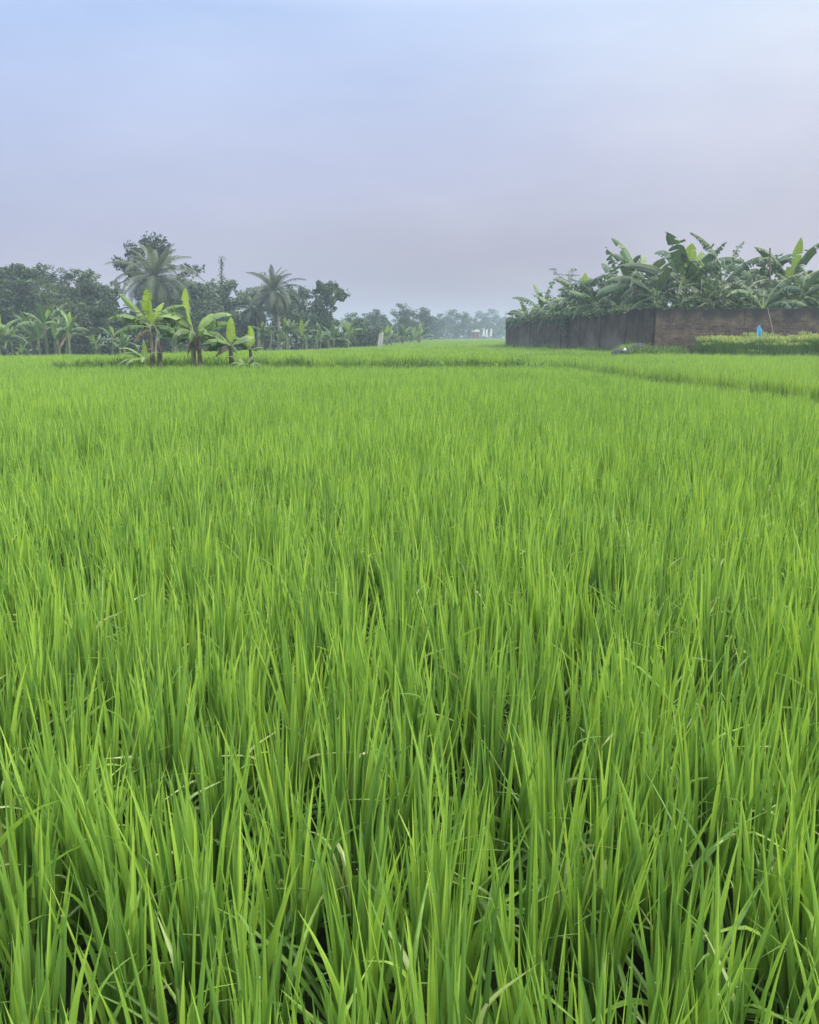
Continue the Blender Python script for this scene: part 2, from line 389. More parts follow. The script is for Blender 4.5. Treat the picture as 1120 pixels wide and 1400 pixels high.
def plant(name, X, Y, coll, nvar, seed, hs=1., big=False, **kw):
    g = np.random.default_rng(seed)
    n = len(X)
    P = np.stack([X, Y, gz(X, Y) - .01], 1)
    s = hs * RS * (1 + .09 * wave(X, Y) + g.normal(0, .085, n)) * np.where(g.uniform(0, 1, n) < .02, .6, 1)
    S = np.stack([RS * g.uniform(.9, 1.1, n), RS * g.uniform(.9, 1.1, n), s], 1)
    if big: S = S / RS
    rot = np.stack([g.normal(0, .05, n), g.normal(0, .05, n), g.uniform(0, 6.28, n)], 1)
    return scatter(name, P, S, rot, coll, nvar, seed + 1, **kw)

def inview(X, Y, m=1.6):
    return np.abs(X) < .53 * np.abs(Y) + m

def main_edge(x):
    """far edge of the field in front: a bund in the middle, open to the tree line at the far left"""
    return 20.2 + 0 * x
g = np.random.default_rng(11)
X, Y = lattice(-16, 16, -14, 26, .13, .027, g, R(4))
keep = inview(X, Y) & (Y > .35) & (Y < 5.5)
Xn, Yn = X[keep], Y[keep]
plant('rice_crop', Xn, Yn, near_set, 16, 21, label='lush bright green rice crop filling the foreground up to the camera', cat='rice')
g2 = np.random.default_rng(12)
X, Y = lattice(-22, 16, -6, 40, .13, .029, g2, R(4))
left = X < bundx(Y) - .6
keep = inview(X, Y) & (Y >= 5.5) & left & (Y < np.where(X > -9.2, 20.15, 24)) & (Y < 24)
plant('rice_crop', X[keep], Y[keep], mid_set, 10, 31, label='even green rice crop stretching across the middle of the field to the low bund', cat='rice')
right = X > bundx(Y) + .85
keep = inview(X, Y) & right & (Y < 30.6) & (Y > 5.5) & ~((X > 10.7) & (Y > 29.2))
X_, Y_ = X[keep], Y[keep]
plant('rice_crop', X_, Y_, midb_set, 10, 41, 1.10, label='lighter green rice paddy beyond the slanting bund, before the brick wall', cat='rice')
# the raised paddy behind the banana plants and the fields that run on to the trees
g3 = np.random.default_rng(13)
X, Y = lattice(-45, 42, 21.9, 205, .62, .04, g3, 0)
uu = 560 + X / Y * F * cp
treeline = np.interp(uu, [-100, 130, 300, 420, 520, 560, 600, 700, 760], [56, 58, 64, 68, 80, 112, 165, 198, 198])
xw = np.interp(Y, [34, 60, 62], [9.7, 6.8, 60])
keep = inview(X, Y, 3) & (Y < treeline) & ((X < xw) | (Y > 61)) & ((X > -9.0) | (Y > 23.8)) & (X < np.where(Y < 34, bundx(Y) - .5, 99)) 
plant('rice_crop', X[keep], Y[keep], far_set, 5, 51, 1.08, label='far rice paddies running from the banana plants to the tree line', cat='rice')
# right: between bund paddy and side wall
keep = inview(X, Y, 3) & (Y > 30.4) & (Y < 61) & (X > 3.0) & (X < xw - .5) & (X < 8.2 + (Y < 31) * 2)
# ripening bed by the wall
g4 = np.random.default_rng(14)
X, Y = lattice(11.9, 20, 30.5, 33.3, .55, .1, g4, 0)
plant('ripening_rice', X, Y, ripe_set, 4, 61, 1.0, True, label='golden topped ripening rice on a raised bed below the brick wall', cat='rice')

# ------------------------------------------------------------------ ground
xs = np.concatenate([np.linspace(-400, -46, 20), np.linspace(-45, 45, 226), np.linspace(46, 400, 20)])
ys = np.concatenate([np.linspace(-60, 0, 10), np.linspace(1, 45, 150), np.linspace(46, 130, 60), np.linspace(135, 500, 40)])
GX, GY = np.meshgrid(xs, ys)
mb = MB(); mb.grid(np.stack([GX, GY, gz(GX, GY)], -1))
gm, nt, out = nodes('soil_and_grass'); L = nt.links.new
tc = N(nt, 'ShaderNodeTexCoord'); n1 = N(nt, 'ShaderNodeTexNoise'); n1.inputs['Scale'].default_value = 2.2; n1.inputs['Detail'].default_value = 8
L(tc.outputs['Object'], n1.inputs['Vector'])
r1 = ramp(nt, [(.35, (.006, .010, .004)), (.6, (.018, .026, .010))]); L(n1.outputs['Fac'], r1.inputs[0])
r2 = ramp(nt, [(.35, (.05, .10, .02)), (.65, (.10, .17, .035))]); L(n1.outputs['Fac'], r2.inputs[0])
sx = N(nt, 'ShaderNodeSeparateXYZ'); L(tc.outputs['Object'], sx.inputs[0])
mr = N(nt, 'ShaderNodeMapRange'); mr.inputs[1].default_value = 20; mr.inputs[2].default_value = 40; L(sx.outputs['Y'], mr.inputs[0])
mx = N(nt, 'ShaderNodeMix', data_type='RGBA'); L(mr.outputs[0], mx.inputs[0]); L(r1.outputs[0], mx.inputs[6]); L(r2.outputs[0], mx.inputs[7])
pr = N(nt, 'ShaderNodeBsdfPrincipled'); pr.inputs['Roughness'].default_value = .9; pr.inputs['Specular IOR Level'].default_value = .1; L(mx.outputs[2], pr.inputs['Base Color']); L(pr.outputs[0], out.inputs[0])
o = mb.build('ground', gm, smooth=True); tag(o, kind='structure')

# ------------------------------------------------------------------ weeds and grass tufts (uncountable)
def weeds(mb, g, X, Y, h0, h1, n=9, broad=.3, hs=1.):
    for x, y in zip(X, Y):
        z = float(gz(x, y)); h = g.uniform(h0, h1)
        for k in range(n):
            b = np.array([x + g.normal(0, .07), y + g.normal(0, .07), z])
            if g.uniform() < broad:
                blade(mb, g, b + (0, 0, h * g.uniform(.2, .8)), g.uniform(0, 6.28), g.uniform(.5, 1.4), .8, h * g.uniform(.2, .4), h * g.uniform(.06, .13), 3, None, False, 0, 0, g.uniform(.1, .95))
            else:
                blade(mb, g, b, g.uniform(0, 6.28), abs(g.normal(.2, .15)), g.uniform(.2, 1.0), h * g.uniform(.7, 1.3), .02 * hs, 3, None, False, .3, 0, g.uniform(.1, .9))
g = np.random.default_rng(71); mb = MB()
n = 620; X = g.uniform(-9.5, 3.6, n); Y = g.normal(20.9, .35, n)
weeds(mb, g, X, Y, .16, .38, 9, .4)
X = g.uniform(-1.5, 3.5, 130); weeds(mb, g, X, g.normal(21.2, .5, 130), .26, .5, 9, .5)
X = g.uniform(-9.3, -2.6, 430); weeds(mb, g, X, g.uniform(21.3, 22.0, 430), .34, .50, 10, .05)
X = g.uniform(-2.6, 3.2, 260); weeds(mb, g, X, g.uniform(21.3, 22.0, 260), .28, .44, 10, .15)
o = mb.build('weeds', M['weed']); tag(o, 'ragged weeds growing along the low bund at the banana plants', 'weeds', kind='stuff')
mb = MB(); Y = g.uniform(6, 31, 420); X = bundx(Y) + g.normal(0, .14, 420)
weeds(mb, g, X, Y, .10, .24, 7, .25)
o = mb.build('weeds', M['weed']); tag(o, 'short weeds along the slanting bund between two rice paddies', 'weeds', kind='stuff')
mb = MB(); Y = g.uniform(31.0, 34.5, 700); X = g.uniform(3.2, 11.3, 700)
k = X < np.interp(Y, [34, 60], [9.9, 7]); X, Y = X[k], Y[k]
weeds(mb, g, X, Y, .2, .46, 9, .3, 1.5)
Y = g.uniform(34, 60, 420); X = np.interp(Y, [34, 60], [9.8, 6.9]) - np.abs(g.normal(.25, .3, 420))
weeds(mb, g, X, Y, .35, .7, 8, .3, 2)
X = g.normal(10.1, .75, 170); Y = g.uniform(31.4, 33.2, 170)
weeds(mb, g, X, Y, .3, .52, 9, .2, 1.4)
X = g.uniform(10.9, 20, 260); Y = g.uniform(29.2, 29.9, 260); weeds(mb, g, X, Y, .36, .6, 9, .1, 1.6)
o = mb.build('grass', M['weed']); tag(o, 'tufty grass and weeds along the foot of the brick wall', 'grass', kind='stuff')

# ------------------------------------------------------------------ leaf scatter for crowns
def leaf_quads(mb, g, C, size, up=.5, m=0, r=None, aspect=.5, hang=0.):
    n = len(C)
    d = g.normal(0, 1, (n, 3)); d[:, 2] = d[:, 2] * .6 - hang; d /= np.linalg.norm(d, axis=1, keepdims=True)
    nn = g.normal(0, 1, (n, 3)); nn[:, 2] = np.abs(nn[:, 2]) + up
    s = np.cross(d, nn); s /= np.linalg.norm(s, axis=1, keepdims=True) + 1e-9
    Ls = (size * g.uniform(.6, 1.35, n))[:, None]
    a = C - d * Ls * .5; b = C + d * Ls * .5
    l = C + s * Ls * aspect * .5 - d * Ls * .06; q = C - s * Ls * aspect * .5 - d * Ls * .06
    V = np.stack([a, l, b, q], 1).reshape(-1, 3)
    f = np.arange(4 * n).reshape(n, 4)
    if r is None: r = g.uniform(.05, .95, n)
    mb.add(V, f, np.repeat(r, 4), m)

def limb(mb, p0, d0, L, r0, r1, g, seg=5, wob=.18, rise=.1):
    pts = [np.array(p0, float)]; d = np.array(d0, float)
    for k in range(seg):
        d = d + g.normal(0, wob, 3); d[2] += rise; d /= np.linalg.norm(d)
        pts.append(pts[-1] + d * L / seg)
    mb.tube(pts, np.linspace(r0, r1, seg + 1), 6, g.uniform(), cap=True)
    return np.array(pts), d

def tree_meshes(name, seed, H=7., spread=2.6, trunk_h=.35, style='dense', leafmat=None, leaf=.2, clumps=70, per=70, flat=.7, clump_r=.55):
    g = np.random.default_rng(seed); tb = MB(); cb = MB()
    pts, d = limb(tb, (0, 0, -.2), (g.normal(0, .05), g.normal(0, .05), 1), H * .8, H * .022, H * .006, g, 7, .06, .1)
    tips = []
    nl = {'dense': 13, 'airy': 11, 'tuft': 12, 'flat': 12}[style]
    for k in range(nl):
        t = trunk_h + (1 - trunk_h) * (k + g.uniform(0, .8)) / nl
        i = min(int(t * 7), 6); b = pts[i] + (pts[i + 1] - pts[i]) * (t * 7 - i)
        az = k * 2.4 + g.normal(0, .4)
        el = {'dense': g.uniform(.1, .9), 'airy': g.uniform(.2, .8), 'tuft': g.uniform(.5, 1.1), 'flat': g.uniform(.0, .35)}[style]
        prof = math.sin(math.pi * min(max((t - trunk_h * .6) / (1.12 - trunk_h * .6), .05), 1)) ** .6
        if style == 'flat': prof = .5 + .7 * (t - trunk_h) / (1 - trunk_h)
        Ln = spread * prof * g.uniform(.75, 1.15)
        dd = np.array([math.cos(az) * math.cos(el), math.sin(az) * math.cos(el), math.sin(el)])
        lp, ld = limb(tb, b, dd, Ln, H * .009, H * .003, g, 5, .15, .06 if style != 'flat' else .02)
        tips += [lp[-1], lp[-2], lp[-3]] if style != 'airy' else [lp[-1], lp[-2]]
        for q in range(3):
            j = g.integers(2, 5); e = ld + g.normal(0, .7, 3); e[2] = abs(e[2]) * .7 if style != 'flat' else e[2] * .15
            e /= np.linalg.norm(e)
            sp_, sd = limb(tb, lp[j], e, Ln * g.uniform(.3, .55), H * .004, H * .0015, g, 3, .2, .08 if style != 'flat' else 0)
            tips += [sp_[-1], sp_[-2]] if style != 'airy' else [sp_[-1]]
    tips.append(pts[-1]); tips.append(pts[-2])
    tips = np.array(tips)
    g.shuffle(tips)
    tips = tips[:clumps] if len(tips) >= clumps else tips
    for c in tips:
        k = int(per * g.uniform(.5, 1.4)); rr = clump_r * g.uniform(.6, 1.3)
        q = g.normal(0, 1, (k, 3)); q /= np.linalg.norm(q, axis=1, keepdims=True); q *= (g.uniform(.25, 1, k) ** .5)[:, None]
        q *= np.array([rr, rr, rr * flat]) * np.array([g.uniform(.8, 1.3), g.uniform(.8, 1.3), 1])
        if style == 'tuft': q[:, 2] += rr * .4
        shade = np.clip(g.uniform(.25, .7) + g.normal(0, .16, k), 0, 1)
        leaf_quads(cb, g, c + q, leaf, .5, 0, shade, .55 if style != 'flat' else .4, .15)
    return tb.mesh(name + '_trunk', M['bark'], True), cb.mesh(name + '_crown', leafmat)

TREES = {}
def T(key, **kw): TREES[key] = (tree_meshes(key, **kw), kw['H'])
T('dense', seed=1, H=7.5, spread=2.6, leafmat=M['tree_dark'], leaf=.27, clumps=100, per=52)
T('dense_b', seed=2, H=7, spread=2.9, leafmat=M['tree_mid'], leaf=.28, clumps=95, per=50)
T('wide', seed=3, H=9, spread=3.3, trunk_h=.45, leafmat=M['tree_dark'], leaf=.26, clumps=110, per=46, clump_r=.5)
T('airy', seed=4, H=7.5, spread=3.2, trunk_h=.4, style='airy', leafmat=M['tree_mid'], leaf=.18, clumps=70, per=60, clump_r=.45, flat=.5)
T('airy_b', seed=5, H=7.5, spread=3.0, trunk_h=.35, style='airy', leafmat=M['tree_dark'], leaf=.18, clumps=75, per=64, clump_r=.45, flat=.55)
T('tuft', seed=6, H=6.5, spread=2.2, trunk_h=.25, style='tuft', leafmat=M['tree_dark'], leaf=.30, clumps=95, per=42, clump_r=.42)
T('far', seed=8, H=7, spread=3.2, trunk_h=.2, leafmat=M['tree_far'], leaf=.3, clumps=110, per=45, clump_r=.7)
T('far_b', seed=9, H=7, spread=2.8, trunk_h=.2, leafmat=M['tree_far'], leaf=.3, clumps=100, per=45, clump_r=.65)
T('flat', seed=10, H=8, spread=3.3, trunk_h=.6, style='flat', leafmat=M['tree_far'], leaf=.2, clumps=66, per=40, clump_r=.5, flat=.16)
T('bush', seed=12, H=4.2, spread=2.1, trunk_h=.12, leafmat=M['tree_mid'], leaf=.16, clumps=115, per=62, clump_r=.42)

def put_tree(kind, u, vtop, d, label, group, rz=0., wide=1., name='tree', cat='tree'):
    (tm, cm), H = TREES[kind]
    p = pt(u, d); top = at(u, vtop, d)[2]
    co = np.empty(len(cm.vertices) * 3, np.float32); cm.vertices.foreach_get('co', co); H = float(np.percentile(co[2::3], 99.5))
    s = (top - p[2]) / H
    e = empty(name, p, rz); e.scale = (s * wide, s * wide, s)
    tag(e, label, cat, group)
    for n_, me in (('trunk', tm), ('crown', cm)):
        c = bpy.data.objects.new(n_, me); COL.objects.link(c); c.parent = e
    return e

GF = 'trees of the wood on the left'
put_tree('dense_b', -4, 366, 71, 'green tree behind the dark open-crowned tree at the left edge', GF, 2.2, 1.1)
put_tree('dense', 92, 374, 73, 'dark tree showing through the gaps of the feathery tree', GF, 5.5, 1.25)
put_tree('airy_b', 162, 364, 73, 'loose dark tree touching the left side of the tallest tree', GF, 1.1, 1.0)
put_tree('dense_b', 240, 384, 77, 'green tree showing right of the big coconut palm', GF, .7, 1.2)
put_tree('airy_b', -18, 352, 60, 'dark open-crowned tree cut by the left picture edge', GF, .3)
put_tree('dense', 22, 360, 63, 'dark dense tree with a rounded top by the left edge', GF, 1.0, .95)
put_tree('airy', 66, 362, 61, 'pale topped feathery tree, sky showing through its crown', GF, 2.0, 1.1)
put_tree('airy_b', 106, 366, 64, 'open dark tree with wispy branches beside the feathery tree', GF, 3.3, 1.0)
put_tree('dense_b', 140, 370, 66, 'bushy green tree between the wispy tree and the tallest tree', GF, 4.0, 1.15)
put_tree('wide', 207, 323, 66, 'tallest broad tree of the wood, its crown rising behind the big coconut palm', GF, .8, .95)
put_tree('dense_b', 262, 385, 71, 'low dense tree just right of the tallest tree', GF, 2.6, 1.15)
put_tree('dense', 298, 387, 74, 'dense tree below the ivy covered spire', GF, 4.4, 1.2)
put_tree('dense_b', 328, 383, 76, 'green dense tree left of the second coconut palm', GF, 5.2, 1.1)
put_tree('airy', 350, 374, 74, 'thin twiggy tree top showing behind the second coconut palm', GF, .2, .85)
put_tree('dense', 404, 392, 73, 'leafy tree filling the gap right of the second coconut palm', GF, 1.9, .8)
put_tree('tuft', 447, 386, 70, 'rounded tree with upright leafy tufts at the right end of the wood', GF, 3.0, 1.0)
put_tree('bush', 40, 420, 60, 'dark leafy thicket tree under the dense tree at the left edge', GF, .4, 1.5)
put_tree('bush', 118, 418, 60, 'dark leafy thicket tree below the wispy tree', GF, 2.2, 1.6)
put_tree('bush', 235, 425, 62, 'dark leafy thicket tree under the big coconut palm', GF, 3.7, 1.7)
put_tree('bush', 310, 425, 66, 'dark leafy thicket tree behind the two small banana plants', GF, 5.0, 1.6)
put_tree('bush', 432, 430, 68, 'dark leafy thicket tree at the foot of the tufted tree', GF, 1.2, 1.1)
GD = 'distant hazy trees across the fields'
far = [(488, 428, 92, 'far', 1.2, 'low hazy tree next to the tufted tree'), (516, 424, 96, 'far_b', 1.1, 'hazy tree above the pale plastic sheet'),
       (548, 416, 102, 'far', 1.0, 'tallest of the hazy trees, rounded crown right of the pale sheet'), (574, 421, 106, 'far_b', 1.1, 'hazy tree sloping down beside the tallest hazy tree'),
       (598, 429, 124, 'far', 1.2, 'blue hazed tree midway along the distant tree line'), (626, 424, 136, 'far_b', 1.2, 'broad blue hazed tree with a twig on top'),
       (642, 430, 150, 'far', .9, 'narrow blue hazed tree left of the red house'), (664, 423, 172, 'far_b', 1.2, 'pale domed tree standing behind the white banners'),
       (686, 434, 176, 'far', 1.2, 'faint low tree behind the distant utility pole'), (706, 436, 165, 'far', 1.2, 'faint tree peeping over the far end of the brick wall')]
for k, (u, v, d, kd, w, lb) in enumerate(far): d = 88 + (d - 88) * 2.2; put_tree(kd, u, v, d, lb, GD, k * 1.3, w)
put_tree('flat', 779, 366, 135, 'slender flat-topped tree with layered feathery foliage behind the wall', 'trees behind the brick wall', .5, .62)
put_tree('bush', 815, 391, 46, 'bushy green tree with small leaves among banana plants behind the wall', 'trees behind the brick wall', .5, 1.0)
put_tree('bush', 1112, 372, 43, 'dark bushy tree behind the wall at the right picture edge', 'trees behind the brick wall', 2.5, 1.0)
put_tree('bush', 985, 398, 45, 'dark leafy tree behind the wall between two banana clumps', 'trees behind the brick wall', 4.0, 1.2)

# undergrowth masses
g = np.random.default_rng(81); mb = MB()
n = 42000; u = g.uniform(-60, 520, n); d = g.uniform(58, 66, n) + np.interp(u, [0, 300, 520], [0, 7, 12])
hgt = np.interp(u, [0, 420, 500], [4.0, 3.8, 2.2]) * (1 + .22 * np.sin(u * .05) + .25 * np.sin(u * .13 + 1)) * g.uniform(0, 1, n) ** .7
x = (u - 560) / F * d * cp
leaf_quads(mb, g, np.stack([x, d, gz(x, d) + hgt], 1), .28, .4, 0, np.clip(.35 + g.normal(0, .2, n), 0, 1), .5)
n = 20000; u = g.uniform(480, 712, n); d = np.interp(u, [480, 560, 600, 700], [88, 122, 176, 225]) + g.uniform(0, 8, n)
x = (u - 560) / F * d * cp; hgt = np.interp(u, [480, 600, 700], [2.6, 3.8, 5.2]) * g.uniform(0, 1, n) ** .8 * (1 + .2 * np.sin(u * .23))
leaf_quads(mb, g, np.stack([x, d, gz(x, d) + hgt], 1), .4, .4, 0, np.clip(.4 + g.normal(0, .2, n), 0, 1), .5)
o = mb.build('undergrowth', M['tree_dark']); tag(o, 'dark tangled undergrowth below the trees along the field edge', 'undergrowth', kind='stuff')
mb = MB(); n = 9500
u = g.uniform(705, 1180, n); d = np.interp(u, [705, 900, 1180], [59, 36.2, 36]) + g.uniform(0, 4, n) + .6
x = (u - 560) / F * d * cp; h = g.uniform(.5, 1, n) ** .8 * 3.1 * (1 + .13 * np.sin(u * .06) + .1 * np.sin(u * .17))
leaf_quads(mb, g, np.stack([x, d, gz(x, d) + h], 1), .2, .4, 0, np.clip(.45 + g.normal(0, .2, n), 0, 1), .5)
# creepers spilling over the top of the far end of the wall
wa = np.array([at(900, 459, 34)[0], 34.]); wb = np.array([at(697, 459, 60)[0], 60.])
t = 1 - g.uniform(0, 1, 2600) ** 1.6 * .9
q = wa + (wb - wa) * t[:, None]; nrm = np.array([-(wb - wa)[1], (wb - wa)[0]]); nrm /= np.linalg.norm(nrm)
off = g.uniform(-.05, .35, 2600)
leaf_quads(mb, g, np.column_stack([q - 0 * nrm + nrm * off[:, None] * -1 * -1, 2.20 + g.normal(.02, .1, 2600) - np.maximum(off, 0) * g.uniform(0, 2, 2600) * (t > .8)]), .16, .4, 0, np.clip(.5 + g.normal(0, .2, 2600), 0, 1), .5)
o = mb.build('undergrowth', M['tree_mid']); tag(o, 'tangled green undergrowth and creepers behind the top of the brick wall', 'undergrowth', kind='stuff')

# ------------------------------------------------------------------ banana plants
def banana_leaf(mb, g, p0, az, el, L, W, droop, tat=.5, fold=.35, m=0, rshade=.5, pet=.14, hang=0., twist=0.):
    K = 26; t = np.linspace(0, 1, K + 1)
    ang = el - droop * t ** 1.6
    azz = az + twist * t
    D = np.stack([np.cos(ang) * np.cos(azz), np.cos(ang) * np.sin(azz), np.sin(ang)], 1)
    C = np.asarray(p0, float) + np.concatenate([np.zeros((1, 3)), np.cumsum((D[1:] + D[:-1]) / 2, 0)]) * L / K
    S = np.stack([-np.sin(azz), np.cos(azz), 0 * azz], 1); Nn = np.cross(D, S)  # S sideways, Nn up-ish normal
    Nn *= -1 if Nn[0][2] < 0 and abs(Nn[0][2]) > .05 else 1
    mb.tube(C, np.linspace(.022, .004, K + 1) * L / 1.6, 5, .6, 1, cap=False)
    def I(A, q): return np.stack([np.interp(q, t, A[:, k]) for k in range(3)], -1)
    def width(q):
        return W * .5 * np.clip((q - pet) / .16, 0, 1) ** .6 * np.clip(1 - np.clip((q - .45) / .55, 0, 1) ** 2.2, 0, 1) ** .75
    for sgn in (-1, 1):
        q = pet
        while q < .995:
            if g.uniform() < tat: st = g.uniform(.015, .055)
            else: st = g.uniform(.12, .4)
            q1 = min(q + st, 1.0); n = max(1, int((q1 - q) * 22))
            qa = np.linspace(q, q1, n + 1)
            torn = tat > .05
            gap = min((q1 - q) * g.uniform(.15, .5), .02) if torn else 0
            qb = np.linspace(q + gap * g.uniform(), q1 - gap * g.uniform(), n + 1)
            f = fold + (g.normal(0, .36) * tat) + (g.uniform(0, .7) if g.uniform() < tat * .5 else 0)
            cols = []
            base = I(C, qa)
            for fr in (0., .5, 1.):
                qq = qa + (qb - qa) * fr
                c = I(C, qq); s = I(S, qq); nn = I(Nn, qq); dd = I(D, qq)
                ff = f * (.55 + .75 * fr) + hang * fr
                w = width(np.clip((qa + qb) / 2, 0, 1)) * fr
                if torn: w = w * (1 - g.uniform(0, .16) * (fr > .9))
                off = s * (sgn * np.cos(ff) * w)[:, None] - nn * (np.sin(ff) * w)[:, None] + dd * (w * .18)[:, None]
                off[:, 2] -= (w * max(0, f) * .15)
                cols.append(c + off)
            P = np.stack(cols, 1)
            r = np.clip(rshade + g.normal(0, .11), 0, 1)
            mb.grid(P, np.tile(np.array([r + .10, r, r - .03]), (n + 1, 1)), m)
            q = q1
    return C

def stem(tb, g, p0, p1, r0, r1, ragged=0, m=0):
    p0 = np.array(p0, float); p1 = np.array(p1, float); k = np.linspace(0, 1, 9)[:, None]
    pts = p0 + (p1 - p0) * k + np.array([g.normal(0, .02), g.normal(0, .02), 0]) * np.sin(k * np.pi)
    tb.tube(pts, np.interp(k[:, 0], [0, .1, 1], [r0 * 1.15, r0, r1]) * (1 + .06 * np.sin(k[:, 0] * 19)), 10, .5, m)
    for q in range(ragged):   # loose sheaths that stand off the stem
        a = g.uniform(0, 6.28); h = g.uniform(.25, .95); L = g.uniform(.2, .45) * np.linalg.norm(p1 - p0)
        b = p0 + (p1 - p0) * h; rr = r0 + (r1 - r0) * h
        o = np.array([math.cos(a), math.sin(a), 0]); s = np.array([-math.sin(a), math.cos(a), 0]) * rr * g.uniform(.3, .7)
        e = [b + o * rr * .9, b + o * rr * 1.25 - (0, 0, L * .5), b + o * rr * g.uniform(1.2, 1.9) - (0, 0, L)]
        tb.grid(np.array([[x - s * (1 - .25 * i), x + s * (1 - .25 * i)] for i, x in enumerate(e)]), .5, 1)

BM = lambda: [M['banana'], M['rib'], M['dry']]
def banana(name, loc, label, group, g, stems, leaves, young=(), dry=(), stemmat='stem', cat='banana plant', leafm='banana'):
    """stems: (dx,dy,hub z,r0,r1); leaves: (stem, az, el, L, W, droop, tatter, fold, shade)"""
    e = empty(name, loc); tag(e, label, cat, group)
    tb = MB(); cb = MB(); yb = MB(); db = MB()
    hubs = []
    for (dx, dy, h, r0, r1, lx) in stems:
        hub = np.array([dx + lx, dy, h]); hubs.append(hub)
        tb = MB(); stem(tb, g, (dx, dy, -.05), hub, r0, r1, 7)
        tb.build('trunk', [M[stemmat], M['dry'] if stemmat == 'stem' else M[stemmat]], e, smooth=True)
    def put(b, lf):
        i, az, el, L, W, dr, tat, fold, sh = lf
        banana_leaf(b, g, hubs[i] - np.array([0, 0, .03]), R(az), R(el), L, W, R(dr), tat, fold, 0, sh)
    for lf in leaves: put(cb, lf)
    cb.build('crown', [M[leafm], M['rib'], M['dry']], e)
    if young:
        for lf in young: put(yb, lf)
        yb.build('young_leaf', [M['banana_bright'], M['rib']], e)
    if dry:
        for lf in dry: put(db, lf)
        db.build('dry_leaf', [M['dry'], M['dry']], e)
    return e

GN_ = 'banana plants standing on the bund in the field'
g = np.random.default_rng(91)
# azimuth: 0 right, 90 away from the camera, 180 left, 270 toward the camera
banana('banana_plant', pt(208, 20.6, .24), 'twin-stemmed tattered banana plant with a brown dry leaf, leftmost on the bund', GN_, g,
       [(-.05, 0, 1.45, .068, .045, .03), (.11, .06, 1.1, .07, .045, .02)],
       [(0, 172, 62, 1.15, .30, 40, .75, .5, .95), (0, 190, 42, 1.15, .34, 85, .9, .7, .6), (0, 200, 15, 1.0, .34, 80, .9, .8, .4), (0, 340, 15, .9, .34, 85, .9, .8, .45), (0, 15, 62, 1.1, .34, 80, .9, .5, .8), (0, 5, 42, 1.05, .36, 75, .9, .6, .6), (0, 160, 35, .9, .4, 110, .8, .9, .3),
        (0, 30, 55, .9, .36, 80, .8, .6, .5), (0, 300, 20, .8, .36, 110, .8, .9, .35), (0, 120, 30, .9, .4, 100, .7, .8, .3)],
       [(0, 275, 88, .95, .36, 18, .5, .2, .55), (0, 60, 72, .8, .32, 50, .3, .2, .4)], [(0, 350, 25, .6, .3, 120, .6, 1.0, .8), (0, 200, -20, .6, .16, 60, .5, 1.2, .4), (1, 300, -30, .5, .16, 50, .5, 1.2, .5)])
banana('banana_plant', pt(192, 20.3, .1), 'small leafy banana sucker at the left foot of the twin-stemmed plant', GN_, g,
       [(0.08, 0, .62, .05, .04, -.02)],
       [(0, 170, 40, .65, .2, 70, .2, .3, .95), (0, 185, 15, .72, .2, 70, .2, .3, .85), (0, 190, 55, .7, .2, 80, .2, .3, .9), (0, 215, 20, .6, .17, 110, .2, .4, .75), (0, 20, 55, .5, .15, 90, .2, .3, .5), (0, 280, 35, .55, .17, 110, .2, .4, .8), (0, 100, 60, .5, .16, 60, .2, .3, .5)],
       [(0, 100, 80, .5, .14, 20, .1, .2, .5)], stemmat='stem_green')
banana('banana_plant', pt(265, 20.6, .24), 'banana plant with two shaggy brown stems and a bright leaning upright leaf', GN_, g,
       [(-.08, 0, 1.32, .07, .05, .08), (.12, -.04, 1.25, .07, .045, -.02)],
       [(0, 178, 62, 1.2, .46, 120, .5, .6, .95), (0, 150, 50, 1.1, .44, 110, .5, .6, .8), (1, 15, 68, 1.15, .42, 100, .6, .5, .8), (1, 300, 40, .9, .4, 100, .6, .7, .7), (0, 195, 30, .9, .4, 100, .8, .9, .35), (1, 8, 50, 1.05, .36, 95, .8, .7, .55), (1, 350, 30, .8, .34, 100, .8, .9, .4), (1, 40, 20, .8, .36, 110, .8, .9, .3),
        (0, 230, 25, .8, .36, 120, .7, 1., .35), (0, 275, 20, .75, .36, 110, .7, 1., .5), (1, 320, 10, .7, .3, 90, .8, 1., .35), (1, 165, 20, .7, .3, 100, .8, 1., .3)],
       [(0, 165, 76, 1.1, .38, -16, .35, .1, .6), (1, 60, 68, .85, .3, 65, .4, .3, .45)], [(1, 355, 8, .75, .2, 50, .6, .9, .7), (0, 250, -50, .6, .25, 30, .7, 1.2, .3), (1, 290, -50, .6, .2, 30, .7, 1.2, .4)])
banana('banana_plant', pt(313, 20.5, .24), 'young banana plant with one oval upright leaf and a dark stem', GN_, g,
       [(0, 0, 1.02, .06, .045, .04)],
       [(0, 175, 55, .95, .34, 90, .5, .5, .9), (0, 20, 50, .7, .28, 80, .4, .4, .8), (0, 210, 40, .8, .3, 95, .5, .6, .7), (0, 190, 20, .7, .26, 80, .6, .6, .45), (0, 5, 40, .6, .26, 70, .3, .4, .7), (0, 150, 40, .6, .26, 90, .5, .6, .4), (0, 300, 15, .5, .22, 100, .4, .7, .6)],
       [(0, 80, 86, .72, .25, 4, .1, .05, .75)], [(0, 185, -10, .5, .14, 60, .5, 1.0, .6)], stemmat='stem_dark')
